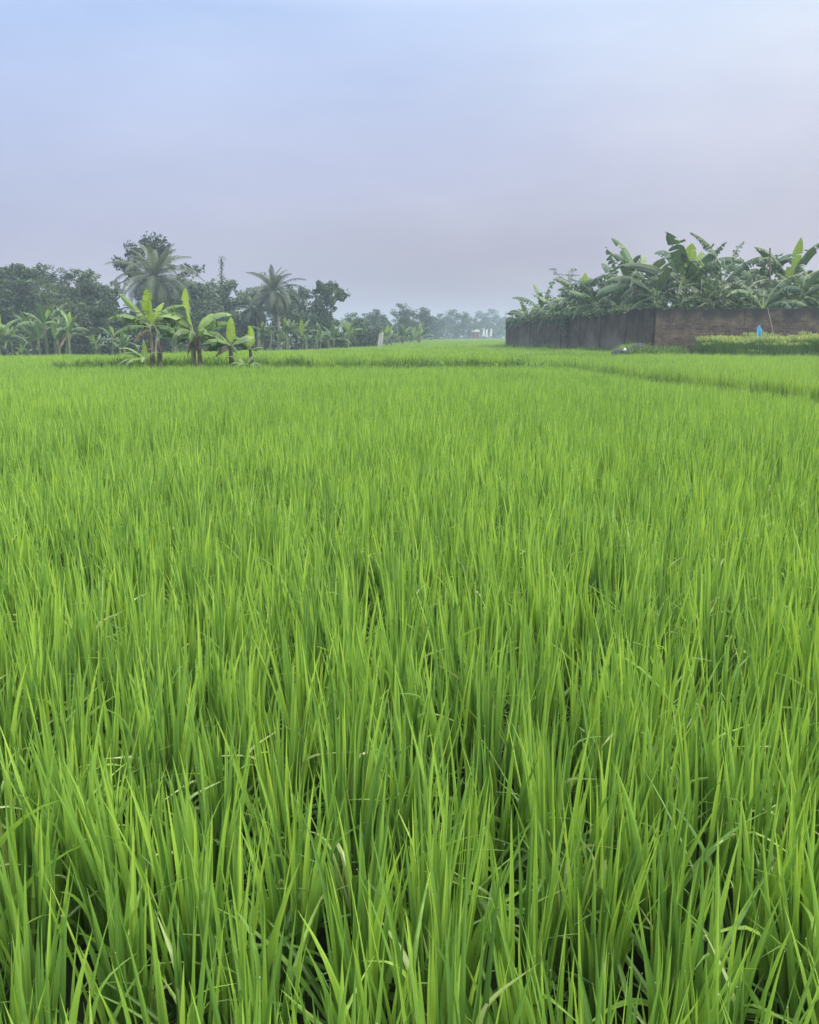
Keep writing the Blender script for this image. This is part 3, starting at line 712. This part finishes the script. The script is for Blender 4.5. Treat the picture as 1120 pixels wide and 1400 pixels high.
banana('banana_plant', pt(341, 20.8, .22), 'smallest dark-stemmed banana plant with an oval upright leaf, rightmost on the bund', GN_, g,
       [(0, 0, .88, .05, .04, .01)],
       [(0, 170, 50, .7, .24, 90, .4, .5, .9), (0, 185, 60, .75, .25, 80, .4, .4, .7), (0, 150, 30, .5, .2, 80, .4, .5, .5), (0, 10, 35, .35, .16, 70, .3, .5, .5)],
       [(0, 90, 87, .62, .23, 5, .03, .05, .75)], stemmat='stem_dark')
banana('banana_plant', pt(330, 20.2, .1), 'low banana sucker with drooping leaves in front of the two dark-stemmed plants', GN_, g,
       [(.1, 0, .5, .05, .035, 0)],
       [(0, 175, 55, .6, .17, 90, .2, .3, .75), (0, 200, 35, .5, .16, 100, .2, .4, .6), (0, 0, 35, .45, .15, 110, .2, .4, .7), (0, 320, 30, .45, .16, 110, .2, .4, .7), (0, 60, 60, .5, .15, 70, .2, .3, .5), (0, 240, 30, .45, .15, 100, .2, .4, .6)], stemmat='stem_dark')

def wild_banana(u, vhub, d, scale, nleaf, label, group, g, tat=.7, young=1, lean=0., dry=0, stemmat='stem_green', up=(35, 85), leafm='banana'):
    p = pt(u, d); hz = at(u, vhub, d)[2] - p[2]
    L0 = scale
    lv = []
    a0 = g.uniform(0, 360)
    for k in range(nleaf):
        az = a0 + k * 137.5 + g.normal(0, 12); f = k / max(nleaf - 1, 1)
        el = up[1] + (up[0] - 20 - up[1]) * f + g.normal(0, 6)
        lv.append((0, az, el, L0 * g.uniform(.85, 1.25), L0 * g.uniform(.22, .32), g.uniform(40, 85) + 50 * f, tat * g.uniform(.5, 1.2), g.uniform(.2, .6) + .3 * f, np.clip(.5 - .3 * f + g.normal(0, .12), .02, 1)))
    sts = [(0, 0, hz, .055 * L0 + .03, .035 * L0 + .02, lean)]
    if leafm == 'banana':      # clumps at the wood: a second and third stem beside the first
        for q in range(2):
            sts.append((g.normal(0, .4), g.normal(0, .3), hz * g.uniform(.55, .95), .04 * L0 + .03, .03 * L0 + .02, g.normal(0, .15)))
            lv += [(q + 1, g.uniform(0, 360), g.uniform(55, 88), L0 * g.uniform(.6, .95), L0 * g.uniform(.24, .34), g.uniform(20, 80), tat, g.uniform(.1, .5), np.clip(g.normal(.55, .18), .05, 1)) for _ in range(5)]
    yg = [(0, g.choice([90, 270]) + g.normal(0, 22), g.uniform(72, 86), L0 * g.uniform(.7, .95), L0 * .27, g.uniform(5, 25), .1, .1, g.uniform(.2, .7))] if young else []
    dr = [(0, g.uniform(0, 360), g.uniform(-40, 0), L0 * .7, L0 * .15, 60, .7, 1.1, g.uniform(.2, .9)) for k in range(dry)]
    return banana('banana_plant', p, label, group, g, sts, lv, yg, dr, stemmat, leafm=leafm)

g = np.random.default_rng(101)
GL = 'banana plants at the foot of the wood'
for (u, v, d, s, n, lb) in [
    (-2, 462, 54, 1.9, 8, 'yellowish banana plant cut by the left picture edge'),
    (14, 468, 55, 1.5, 7, 'low banana plant with drooping leaves near the left edge'),
    (42, 458, 57, 1.8, 8, 'banana plant with wide hanging leaves between the low one and the tall upright one'),
    (64, 450, 56, 2.0, 8, 'tall banana plant with pale upright leaves before the wood'),
    (80, 446, 57, 2.0, 8, 'tall banana plant right beside the pale upright one'),
    (93, 458, 55, 1.8, 8, 'banana plant with a yellow drooping leaf at its middle'),
    (26, 484, 54, .8, 6, 'knee-high banana sucker below the wide hanging leaves'),
    (133, 474, 55, 1.0, 7, 'small banana plant, first of the trio left of the twin-stemmed plant'),
    (150, 464, 56, 1.2, 7, 'small banana plant, middle and tallest of the trio left of the twin-stemmed plant'),
    (166, 470, 55, 1.1, 7, 'small banana plant, last of the trio left of the twin-stemmed plant'),
    (238, 462, 57, 1.5, 7, 'shaded banana plant seen between the two tattered plants on the bund'),
    (356, 458, 60, 1.3, 7, 'banana plant just left of the second palm trunk'),
    (392, 456, 62, 1.5, 8, 'banana plant with spread leaves right of the second palm trunk'),
    (412, 460, 63, 1.5, 8, 'banana plant with a straw coloured drooping leaf'),
    (436, 462, 65, 1.5, 7, 'banana plant at the foot of the tufted tree, left one'),
    (455, 464, 66, 1.5, 7, 'banana plant at the foot of the tufted tree, middle one'),
    (474, 460, 67, 1.7, 8, 'banana plant at the foot of the tufted tree, right one'),
    (494, 464, 72, 1.6, 7, 'banana plant just left of the pale plastic sheet'),
    (530, 463, 77, 1.7, 7, 'banana plant just right of the pale plastic sheet'),
    (552, 462, 84, 1.8, 7, 'hazy banana plant below the tallest hazy tree'),
    (574, 463, 92, 1.9, 7, 'hazy banana plant farthest along the field edge')]:
    wild_banana(u, v, d, s, n, lb, GL, g, .6, 1, g.normal(0, .1), 1 if u in (93, 412) else 0, up=(45, 88))
GW = 'banana plants behind the brick wall'
for (u, v, d, s, n, dr, lb) in [
    (722, 437, 58, 1.8, 9, 0, 'small banana plant at the far end of the brick wall'),
    (745, 426, 54, 2.1, 9, 0, 'banana plant with upright torn leaves near the far end of the wall'),
    (768, 430, 51, 2.0, 9, 0, 'banana plant with stiff pointed leaves below the flat-topped tree'),
    (795, 418, 49, 2.3, 9, 0, 'banana plant in front of the small-leaved bushy tree, left side'),
    (840, 396, 45, 2.5, 9, 0, 'banana plant right of the small-leaved bushy tree'),
    (868, 394, 42, 2.7, 10, 0, 'large banana plant whose long leaf reaches far left against the sky'),
    (898, 405, 40, 2.4, 10, 1, 'banana plant leaning over the corner of the wall'),
    (925, 391, 40, 2.9, 12, 0, 'tallest tattered banana plant just right of the wall corner'),
    (952, 398, 41, 2.5, 10, 2, 'banana plant with brown dry leaves at its middle'),
    (980, 390, 42, 2.7, 10, 0, 'banana plant with one leaf snapped and hanging down'),
    (1002, 412, 40, 2.0, 9, 0, 'shaded banana plant between the dry-leaved one and the fan-shaped one'),
    (1046, 424, 36.6, 2.2, 9, 0, 'fan-shaped banana plant close behind the wall above the blue cloth'),
    (1036, 392, 42, 2.6, 8, 0, 'banana plant with two straight leaves crossing against the sky'),
    (1078, 396, 40, 2.8, 10, 0, 'banana plant with a big pale triangular leaf at the right'),
    (858, 412, 46, 2.3, 10, 0, 'banana plant half hidden behind the one reaching far left'),
    (815, 418, 44, 1.9, 9, 0, 'low banana plant hugging the wall before the small-leaved bushy tree'),
    (965, 412, 38.5, 2.0, 10, 0, 'low banana plant with broad leaves touching the wall top'),
    (1022, 404, 44, 2.3, 10, 0, 'banana plant behind the fan-shaped one'),
    (1092, 410, 38.5, 2.0, 10, 0, 'low banana plant close to the wall below the triangular leaf'),
    (1108, 398, 41, 2.2, 9, 0, 'dark banana plant at the right picture edge')]:
    wild_banana(u, v, d, s, n + 3, lb, GW, g, .97, 1 if u in (795, 925, 952, 1078) else 0, g.normal(0, .15), dr, up=(10, 76), leafm='banana_old')

# ------------------------------------------------------------------ coconut palms
def coconut(loc, hub, label, g, nf=24, FL=3.2, dead=2):
    e = empty('coconut_palm', loc); tag(e, label, 'coconut palm', 'coconut palms at the edge of the wood')
    hub = np.asarray(hub) - np.asarray(loc)
    tb = MB(); k = np.linspace(0, 1, 12)[:, None]
    pts = np.array([0, 0, -.2]) + (hub - np.array([0, 0, -.2])) * k + np.array([.25, 0, 0]) * np.sin(k * np.pi)
    tb.tube(pts, np.interp(k[:, 0], [0, .08, 1], [.19, .14, .10]) , 9)
    tb.build('trunk', M['palm_bark'], e, smooth=True)
    cb = MB()
    for q in range(nf):
        az = q * 2.39996 + g.normal(0, .12); f = (q + .5) / nf
        el = R(84 - 128 * f ** .9 + g.normal(0, 7)); dr = R(52 + 85 * f * g.uniform(.7, 1.2)); L = FL * g.uniform(.85, 1.1) * (.85 + .3 * math.sin(math.pi * f))
        K = 14; t = np.linspace(0, 1, K + 1); ang = el - dr * t ** 1.5
        D = np.stack([np.cos(ang) * math.cos(az), np.cos(ang) * math.sin(az), np.sin(ang)], 1)
        C = hub + np.concatenate([np.zeros((1, 3)), np.cumsum((D[1:] + D[:-1]) / 2, 0)]) * L / K
        cb.tube(C, np.linspace(.035, .006, K + 1), 4, .7, 0, cap=False)
        S = np.array([-math.sin(az), math.cos(az), 0])
        nl = 74; tt = np.linspace(.1, .99, nl); sh = np.clip(.6 - .35 * f + g.normal(0, .1), 0, 1)
        for sg in (-1, 1):
            c = np.stack([np.interp(tt, t, C[:, i]) for i in range(3)], 1); dd = np.stack([np.interp(tt, t, D[:, i]) for i in range(3)], 1)
            ll = FL * (.17 + .09 * f) * np.sin(np.clip(tt * .92 + .12, 0, 1) * np.pi) ** .5 * g.uniform(.85, 1.1, nl)
            up = np.cross(dd, S) * (1 if np.cross(D[0], S)[2] > 0 else -1)
            b1 = c + (S * sg * .75 + dd * .55 + up * .12) * (ll * .5)[:, None]
            b1[:, 2] -= ll * .06
            b2 = b1 + (S * sg * .38 + dd * .45) * (ll * .5)[:, None]; b2[:, 2] -= ll * g.uniform(.35, .6, nl)
            w = dd * .010
            V = np.stack([c - w, c + w, b1 + w * 1.1, b1 - w * 1.1, b2], 1).reshape(-1, 3)
            i5 = np.arange(nl)[:, None] * 5
            cb.add(V, i5 + np.array([0, 1, 2, 3]), np.repeat(np.clip(sh + g.normal(0, .1, nl), 0, 1), 5))
            cb.add(V, i5 + np.array([3, 2, 4, 4]), np.repeat(np.clip(sh + g.normal(0, .1, nl), 0, 1), 5))
    cb.build('crown', M['palm'], e)
    for q in range(5):
        a = q * 1.26 + g.uniform(0, .5); c = hub + np.array([.22 * math.cos(a), .22 * math.sin(a), -.22 - .1 * g.uniform()])
        nb = MB(); ico(nb, c, .11, 0); nb.build('coconut', M['tree_mid'], e, smooth=True)
    return e
g = np.random.default_rng(111)
coconut(pt(208, 57), at(212, 378, 57), 'largest coconut palm with long arching fronds in front of the tallest tree', g, 40, 3.15)
coconut(pt(378, 63), at(374, 398, 63), 'coconut palm with a visible pale trunk and a bushy head', g, 36, 2.5)
coconut(pt(350, 65), at(347, 424, 65), 'short coconut palm just left of the pale-trunked palm', g, 26, 1.8)

# ivy covered dead stem
p = pt(300, 72); top = at(303, 353, 72); e = empty('dead_tree', p); tag(e, 'thin leaning dead tree wrapped in ivy, a spire above the wood', 'dead tree')
tb = MB(); k = np.linspace(0, 1, 10)[:, None]; pts = (top - p) * k; pts[:, 0] += np.linspace(-.3, 0, 10) ** 2
tb.tube(pts, np.linspace(.12, .03, 10), 6); tb.build('trunk', M['bark'], e, smooth=True)
cb = MB(); g = np.random.default_rng(5)
for q in np.linspace(.55, 1, 16):
    c = (top - p) * q; n = int(g.uniform(14, 40))
    leaf_quads(cb, g, c + g.normal(0, 1, (n, 3)) * np.array([.11, .11, .12]) * g.uniform(.5, 1.3), .17, .3)
cb.build('ivy', M['tree_dark'], e)

# ------------------------------------------------------------------ brick wall
def wall_box(bm, x0, x1, z0, z1, y0, y1, g, n, dip=0.):
    xs = np.linspace(x0, x1, n); tz = z1 + g.normal(0, .022, n) - .06 * (g.uniform(0, 1, n) < .12) + dip
    P = np.array([[(x, y0, z0), (x, y0, z), (x, y1, z), (x, y1, z0)] for x, z in zip(xs, tz)])
    P2 = np.concatenate([P, P[:, :1]], 1); bm.grid(P2)
    bm.add(P[0], [(0, 1, 2, 3)]); bm.add(P[-1], [(3, 2, 1, 0)])
w = empty('brick_wall', (wa[0], wa[1], -.25)); tag(w, 'long weathered brick compound wall running along the right of the field', 'wall')
g = np.random.default_rng(3)
bf = MB(); wall_box(bf, 0, 22, -.3, 2.42, 0, .2, g, 120)
bf.build('front_panel', M['brick_front'], w)
side = MB(); Ls = float(np.linalg.norm(wb - wa)); wall_box(side, .005, Ls, -.3, 2.46, 0, .2, g, 70)
so = side.build('side_panel', M['brick_side'], w); th = math.atan2(*(wb - wa)[::-1])
so.rotation_euler = (0, 0, th); so.location = (0, .12, 0)
# the outer face of the side wall looks left; its columns stand proud of it
for k, s_ in enumerate([3.1, 6.4, 9.6, 12.9, 16.2, 19.6, 23.0, Ls]):
    q = (wb - wa) / Ls * s_; c = MB(); hh = 2.50 if k < 7 else 2.52
    c.box((-.12, -.05, -.3), (.12, .253, hh - .02 * (k % 3)))
    co = c.build('column', M['concrete'], w, (q[0], q[1] + .12, 0)); co.rotation_euler = (0, 0, th)
for k, s_ in enumerate([.0, 3.6, 7.4, 11.2, 15.]):
    c = MB(); c.box((-.13 + s_, -.03, -.3), (.13 + s_, .19, 2.445)); c.build('column', M['brick_front'], w)


# ------------------------------------------------------------------ small things
def cloth_grid(w_, h_, nx, nz, g, amp=.04, lean=0., taper=0.):
    a = np.linspace(-.5, .5, nx); b = np.linspace(0, 1, nz); P = np.zeros((nz, nx, 3))
    for i, z in enumerate(b):
        for j, x in enumerate(a):
            P[i, j] = (x * w_ * (1 - taper * z) + lean * z, amp * math.sin(x * 9 + z * 4) + amp * .6 * math.sin(z * 7 - x * 3), z * h_)
    return P
def thick(mb, P, th=.012):
    Q = P + np.array([0, th, 0]); mb.grid(P); mb.grid(Q[:, ::-1])
    for A, B in ((P[0], Q[0]), (Q[-1], P[-1])): mb.grid(np.stack([A, B], 0))
    for A, B in ((P[:, -1], Q[:, -1]), (Q[:, 0], P[:, 0])): mb.grid(np.stack([A, B], 0))
g = np.random.default_rng(44)
# blue cloth on a stake over the ripening rice
p = pt(1038, 31.5); zt = at(1038, 444, 31.5)[2] - p[2]; e = empty('scarecrow_cloth', p); tag(e, 'bright blue plastic cloth hung on a stake above the golden rice', 'scarecrow')
t_ = MB(); t_.tube([(0, .04, -.1), (.01, .04, zt * .5), (.02, .04, zt)], .02, 6); t_.tube([(-.12, .04, zt - .12), (.14, .04, zt - .2)], .012, 5); t_.build('stake', M['wood'], e)
c = MB(); P = cloth_grid(.25, zt - .55, 7, 9, g, .05, -.05, .35); P[:, :, 2] += .52; P[:, :, 0] += .03
P[-1, :, 2] += np.array([-.16, -.12, -.02, .03, -.06, -.1, -.2]); thick(c, P); c.build('cloth', M['blue'], e, smooth=True)
# leaning bare stick against the wall
p = at(1058, 457, 33.2); q = at(1050, 422, 33.75); e = MB(); e.tube([at(1059, 478, 32.9), p, q], [.014, .013, .01], 6); o = e.build('bamboo_stick', M['wood']); tag(o, 'pale bare stick leaning on the brick wall right of the blue cloth', 'stick')
e = MB(); a_, b_ = at(1058, 420, 38), at(1053, 339, 38); a_[2] = 0; e.tube([a_, (a_ + b_) / 2 + (.03, 0, 0), b_], [.05, .045, .035], 7); o = e.build('bamboo_pole', M['bark']); tag(o, 'thin upright bamboo pole rising among banana plants behind the wall', 'pole')
# tarpaulin heap at the wall
p = at(874, 472, 35.5); gzv = float(gz(p[0], p[1])); e = empty('debris_heap', (p[0] - .6, 33.5, gzv)); tag(e, 'black tarpaulin heap with a white bag at the foot of the wall corner', 'heap')
hb = MB(); nx, ny = 26, 12; P = np.zeros((ny, nx, 3))
for i in range(ny):
    for j in range(nx):
        x = (j / (nx - 1) - .5) * 2.1; y = (i / (ny - 1) - .5) * .9
        h = .62 * max(0, 1 - (x / 1.05) ** 4) ** .5 * max(0, 1 - (y / .45) ** 4) ** .5
        P[i, j] = (x, y, h * (.85 + .15 * math.sin(x * 5 + 1) + .08 * math.sin(y * 13 + x * 9)))
hb.grid(P); hb.build('tarpaulin', M['tarp'], e, smooth=True)
bb = MB(); th_ = np.linspace(0, np.pi, 8); ph = np.linspace(0, 2 * np.pi, 13)
P = np.array([[(.065 * math.sin(a) * math.cos(b) * (1 + .15 * math.sin(3 * b)) - .62, -.42 + .08 * math.sin(a) * math.sin(b), .40 + .075 * math.cos(a) * (1 + .1 * math.sin(2 * b))) for b in ph] for a in th_])
bb.grid(P); bb.build('bag', M['white'], e, smooth=True)
# pale sheet in the far field
p = pt(518, 66); z0 = at(518, 478, 66)[2]; z1 = at(518, 455, 66)[2]; e = empty('plastic_sheet', p); tag(e, 'pale plastic sheet standing on stakes before the distant banana plants', 'sheet')
c = MB(); P = cloth_grid(.38, z1 - z0 + .2, 6, 9, g, .04, .22, .25); P[:, :, 2] += z0 - p[2] - .2; thick(c, P); c.build('sheet', M['sheet'], e, smooth=True)
s_ = MB(); s_.tube([(-.2, .05, -.1), (.0, .05, z1 - p[2] - .1)], .025, 6); s_.tube([(.2, .05, -.1), (.36, .05, z1 - p[2] - .1)], .025, 6); s_.build('stake', M['wood'], e)
# far house, banners, utility pole
D_ = 200
p = pt(650, D_); sc_ = 1 / 1147 * D_
h = empty('house', (p[0], p[1], p[2])); tag(h, 'small reddish house with a pale roof far across the field', 'house')
zt = at(650, 453, D_)[2] - p[2]
b = MB(); b.box((-.85, 0, -.3), (.85, 3, zt)); b.build('wall', M['house'], h); zt -= .1
rf = MB(); rf.add([(-1.0, -.4, zt - .05), (1.0, -.4, zt - .05), (1.0, 3.4, zt - .05), (-1.0, 3.4, zt - .05), (-1.0, 1.5, zt + .55), (1.0, 1.5, zt + .55)], [(0, 1, 5, 4), (2, 3, 4, 5), (0, 3, 2, 1)]); rf.add([(-1.0, -.4, zt - .05), (-1.0, 1.5, zt + .55), (-1.0, 3.4, zt - .05), (1.0, -.4, zt - .05), (1.0, 1.5, zt + .55), (1.0, 3.4, zt - .05)], [(0, 1, 2), (3, 5, 4)]); rf.build('roof', M['roof'], h)
for x in (-.5, .35):
    wn = MB(); wn.box((x, -.04, zt * .35), (x + .32, -.003, zt * .7)); wn.build('window', M['dark'], h)
for k, (u, v0, lb) in enumerate([(660, 449, 'white banner nearest the red house'), (664, 450, 'second white banner from the red house'), (670, 449, 'white banner farthest from the red house')]):
    p = pt(u, D_ - 3); zt = at(u, v0, D_ - 3)[2] - p[2]; e = empty('banner', p); tag(e, lb + ', on a tall pole', 'banner', 'white banners far across the field')
    s_ = MB(); s_.tube([(0, 0, -.1), (0, 0, zt)], .04, 6); s_.build('pole', M['wood'], e)
    c = MB(); P = cloth_grid(.55, 1.7, 5, 8, g, .05, .12, .4); P[:, :, 2] += zt - 1.75; P[:, :, 0] += .2; P[:, :, 1] -= .08; thick(c, P, .02); c.build('cloth', M['white'], e, smooth=True)
D_ = 196; p = pt(691, D_); zt = at(691, 425, D_)[2] - p[2]; e = empty('utility_pole', p); tag(e, 'faint utility pole with a crossarm beyond the far end of the wall', 'utility pole')
s_ = MB(); s_.tube([(0, 0, -.2), (0, 0, zt)], [.13, .09], 8); s_.build('pole', M['wood'], e)
s_ = MB(); s_.box((-.5, -.06, zt - .75), (.5, -.1 + .2, zt - .62)); s_.build('crossarm', M['wood'], e)
for x in (-.42, .42):
    s_ = MB(); s_.tube([(x, 0, zt - .62), (x, 0, zt - .45)], .05, 6); s_.build('insulator', M['white'], e)

# ------------------------------------------------------------------ haze
hz = MB(); hz.box((-380, -50, -2.2), (380, 480, 13.5))
hm, nt, out = nodes('morning_haze')
pv = N(nt, 'ShaderNodeVolumePrincipled'); pv.inputs['Color'].default_value = (.64, .77, 1, 1); pv.inputs['Density'].default_value = .0021; pv.inputs['Anisotropy'].default_value = .15
nt.links.new(pv.outputs[0], out.inputs['Volume'])
o = hz.build('haze', hm); tag(o, 'thin bluish morning haze over the fields', 'haze', kind='stuff')

# ------------------------------------------------------------------ sky and sun
SUN = np.array([.72, -.42, .62]); SUN /= np.linalg.norm(SUN)
elev = math.asin(SUN[2]); azi = math.atan2(SUN[0], SUN[1])
wd = bpy.data.worlds.new('World'); sc.world = wd; wd.use_nodes = True
nt = wd.node_tree; nt.nodes.clear(); L = nt.links.new
out = nt.nodes.new('ShaderNodeOutputWorld'); bg = nt.nodes.new('ShaderNodeBackground')
sky = nt.nodes.new('ShaderNodeTexSky'); sky.sky_type = 'NISHITA'; sky.sun_disc = False; sky.sun_elevation = elev; sky.sun_rotation = azi
sky.air_density = 1.2; sky.dust_density = 3.0
tc = N(nt, 'ShaderNodeTexCoord')
sx = N(nt, 'ShaderNodeSeparateXYZ'); L(tc.outputs['Generated'], sx.inputs[0])
# thin high cloud veil, in units of the sky texture (background strength 0.1)
el = ramp(nt, [(0, (4.5, 4.3, 5.5)), (.10, (4.75, 4.85, 6.6)), (.2, (5.2, 5.75, 8.2)), (.33, (5.1, 6.5, 9.8)), (.5, (13, 14, 15.5)), (1, (28, 29, 30))])
e2 = N(nt, 'ShaderNodeMath', operation='MULTIPLY'); e2.inputs[1].default_value = 1.0; L(sx.outputs['Z'], e2.inputs[0])
L(e2.outputs[0], el.inputs[0])
mp = N(nt, 'ShaderNodeMapping'); mp.inputs['Scale'].default_value = (1.2, 1.2, 4.6); mp.inputs['Rotation'].default_value = (0, R(5), 0); L(tc.outputs['Generated'], mp.inputs[0])
nz = N(nt, 'ShaderNodeTexNoise'); nz.inputs['Scale'].default_value = 2.4; nz.inputs['Detail'].default_value = 6; nz.inputs['Roughness'].default_value = .5; L(mp.outputs[0], nz.inputs['Vector'])
nr = ramp(nt, [(.3, (.905, .915, .94)), (.7, (1.10, 1.08, 1.045))]); L(nz.outputs['Fac'], nr.inputs[0])
m1 = N(nt, 'ShaderNodeMix', data_type='RGBA', blend_type='MULTIPLY'); m1.inputs[0].default_value = 1; L(el.outputs[0], m1.inputs[6]); L(nr.outputs[0], m1.inputs[7])
# paler toward the sun's side (right)
sr = ramp(nt, [(.28, (1.03, 1.06, 1.07)), (.5, (1.20, 1.16, 1.08)), (.72, (1.50, 1.34, 1.06))])
ma = N(nt, 'ShaderNodeMath', operation='MULTIPLY_ADD'); ma.inputs[1].default_value = .5; ma.inputs[2].default_value = .5; L(sx.outputs['X'], ma.inputs[0]); L(ma.outputs[0], sr.inputs[0])
m2 = N(nt, 'ShaderNodeMix', data_type='RGBA', blend_type='MULTIPLY'); m2.inputs[0].default_value = 1; L(m1.outputs[2], m2.inputs[6]); L(sr.outputs[0], m2.inputs[7])
fz = N(nt, 'ShaderNodeMapRange'); fz.inputs[1].default_value = .05; fz.inputs[2].default_value = .30; fz.inputs[3].default_value = .45; fz.inputs[4].default_value = 1
L(sx.outputs['Z'], fz.inputs[0]); L(fz.outputs[0], m2.inputs[0])
# a bank of thin smoke low over the middle of the view
sm = N(nt, 'ShaderNodeMapping'); sm.inputs['Scale'].default_value = (3.2, 0, 9.5); sm.inputs['Location'].default_value = (-.2, 0, -.75); L(tc.outputs['Generated'], sm.inputs[0])
sw = N(nt, 'ShaderNodeVectorMath', operation='MULTIPLY_ADD'); L(nz.outputs['Color'], sw.inputs[0]); sw.inputs[1].default_value = (.9, 0, .9); sw.inputs[2].default_value = (0, 0, 0)
sa = N(nt, 'ShaderNodeVectorMath', operation='ADD'); L(sm.outputs[0], sa.inputs[0]); L(sw.outputs[0], sa.inputs[1])
sb = N(nt, 'ShaderNodeVectorMath', operation='SUBTRACT'); L(sa.outputs[0], sb.inputs[0]); sb.inputs[1].default_value = (.45, 0, .45)
sl_ = N(nt, 'ShaderNodeVectorMath', operation='LENGTH'); L(sb.outputs[0], sl_.inputs[0])
sr2 = ramp(nt, [(0, (.86, .85, .84)), (1, (1, 1, 1))], 'EASE'); L(sl_.outputs['Value'], sr2.inputs[0])
m4 = N(nt, 'ShaderNodeMix', data_type='RGBA', blend_type='MULTIPLY'); m4.inputs[0].default_value = 1; L(m2.outputs[2], m4.inputs[6]); L(sr2.outputs[0], m4.inputs[7])
m2 = m4
m3 = N(nt, 'ShaderNodeMix', data_type='RGBA'); m3.inputs[0].default_value = .88; L(sky.outputs[0], m3.inputs[6]); L(m2.outputs[2], m3.inputs[7])
L(m3.outputs[2], bg.inputs['Color']); bg.inputs['Strength'].default_value = .1; L(bg.outputs[0], out.inputs[0])
sl = bpy.data.lights.new('sun', 'SUN'); sl.energy = 2.6; sl.angle = R(9); sl.color = (1, .93, .82)
so = bpy.data.objects.new('sun', sl); COL.objects.link(so)
import mathutils
so.rotation_euler = mathutils.Vector(SUN).to_track_quat('Z', 'Y').to_euler()

# ------------------------------------------------------------------ camera
cd = bpy.data.cameras.new('camera'); cam = bpy.data.objects.new('camera', cd); COL.objects.link(cam)
cd.sensor_fit = 'HORIZONTAL'; cd.sensor_width = 36; cd.lens = 36 * F / 1120; cd.clip_start = .02; cd.clip_end = 2000
cam.location = (0, 0, EYE); cam.rotation_euler = (R(90) - PITCH, 0, 0)
sc.camera = cam
sc.view_settings.view_transform = 'Standard'; sc.view_settings.look = 'None'; sc.view_settings.exposure = 0; sc.view_settings.gamma = 1
cy = sc.cycles
cy.max_bounces = 6; cy.diffuse_bounces = 3; cy.glossy_bounces = 2; cy.transmission_bounces = 4; cy.volume_bounces = 1; cy.transparent_max_bounces = 6
cy.use_denoising = True; cy.use_adaptive_sampling = True; cy.adaptive_threshold = .015
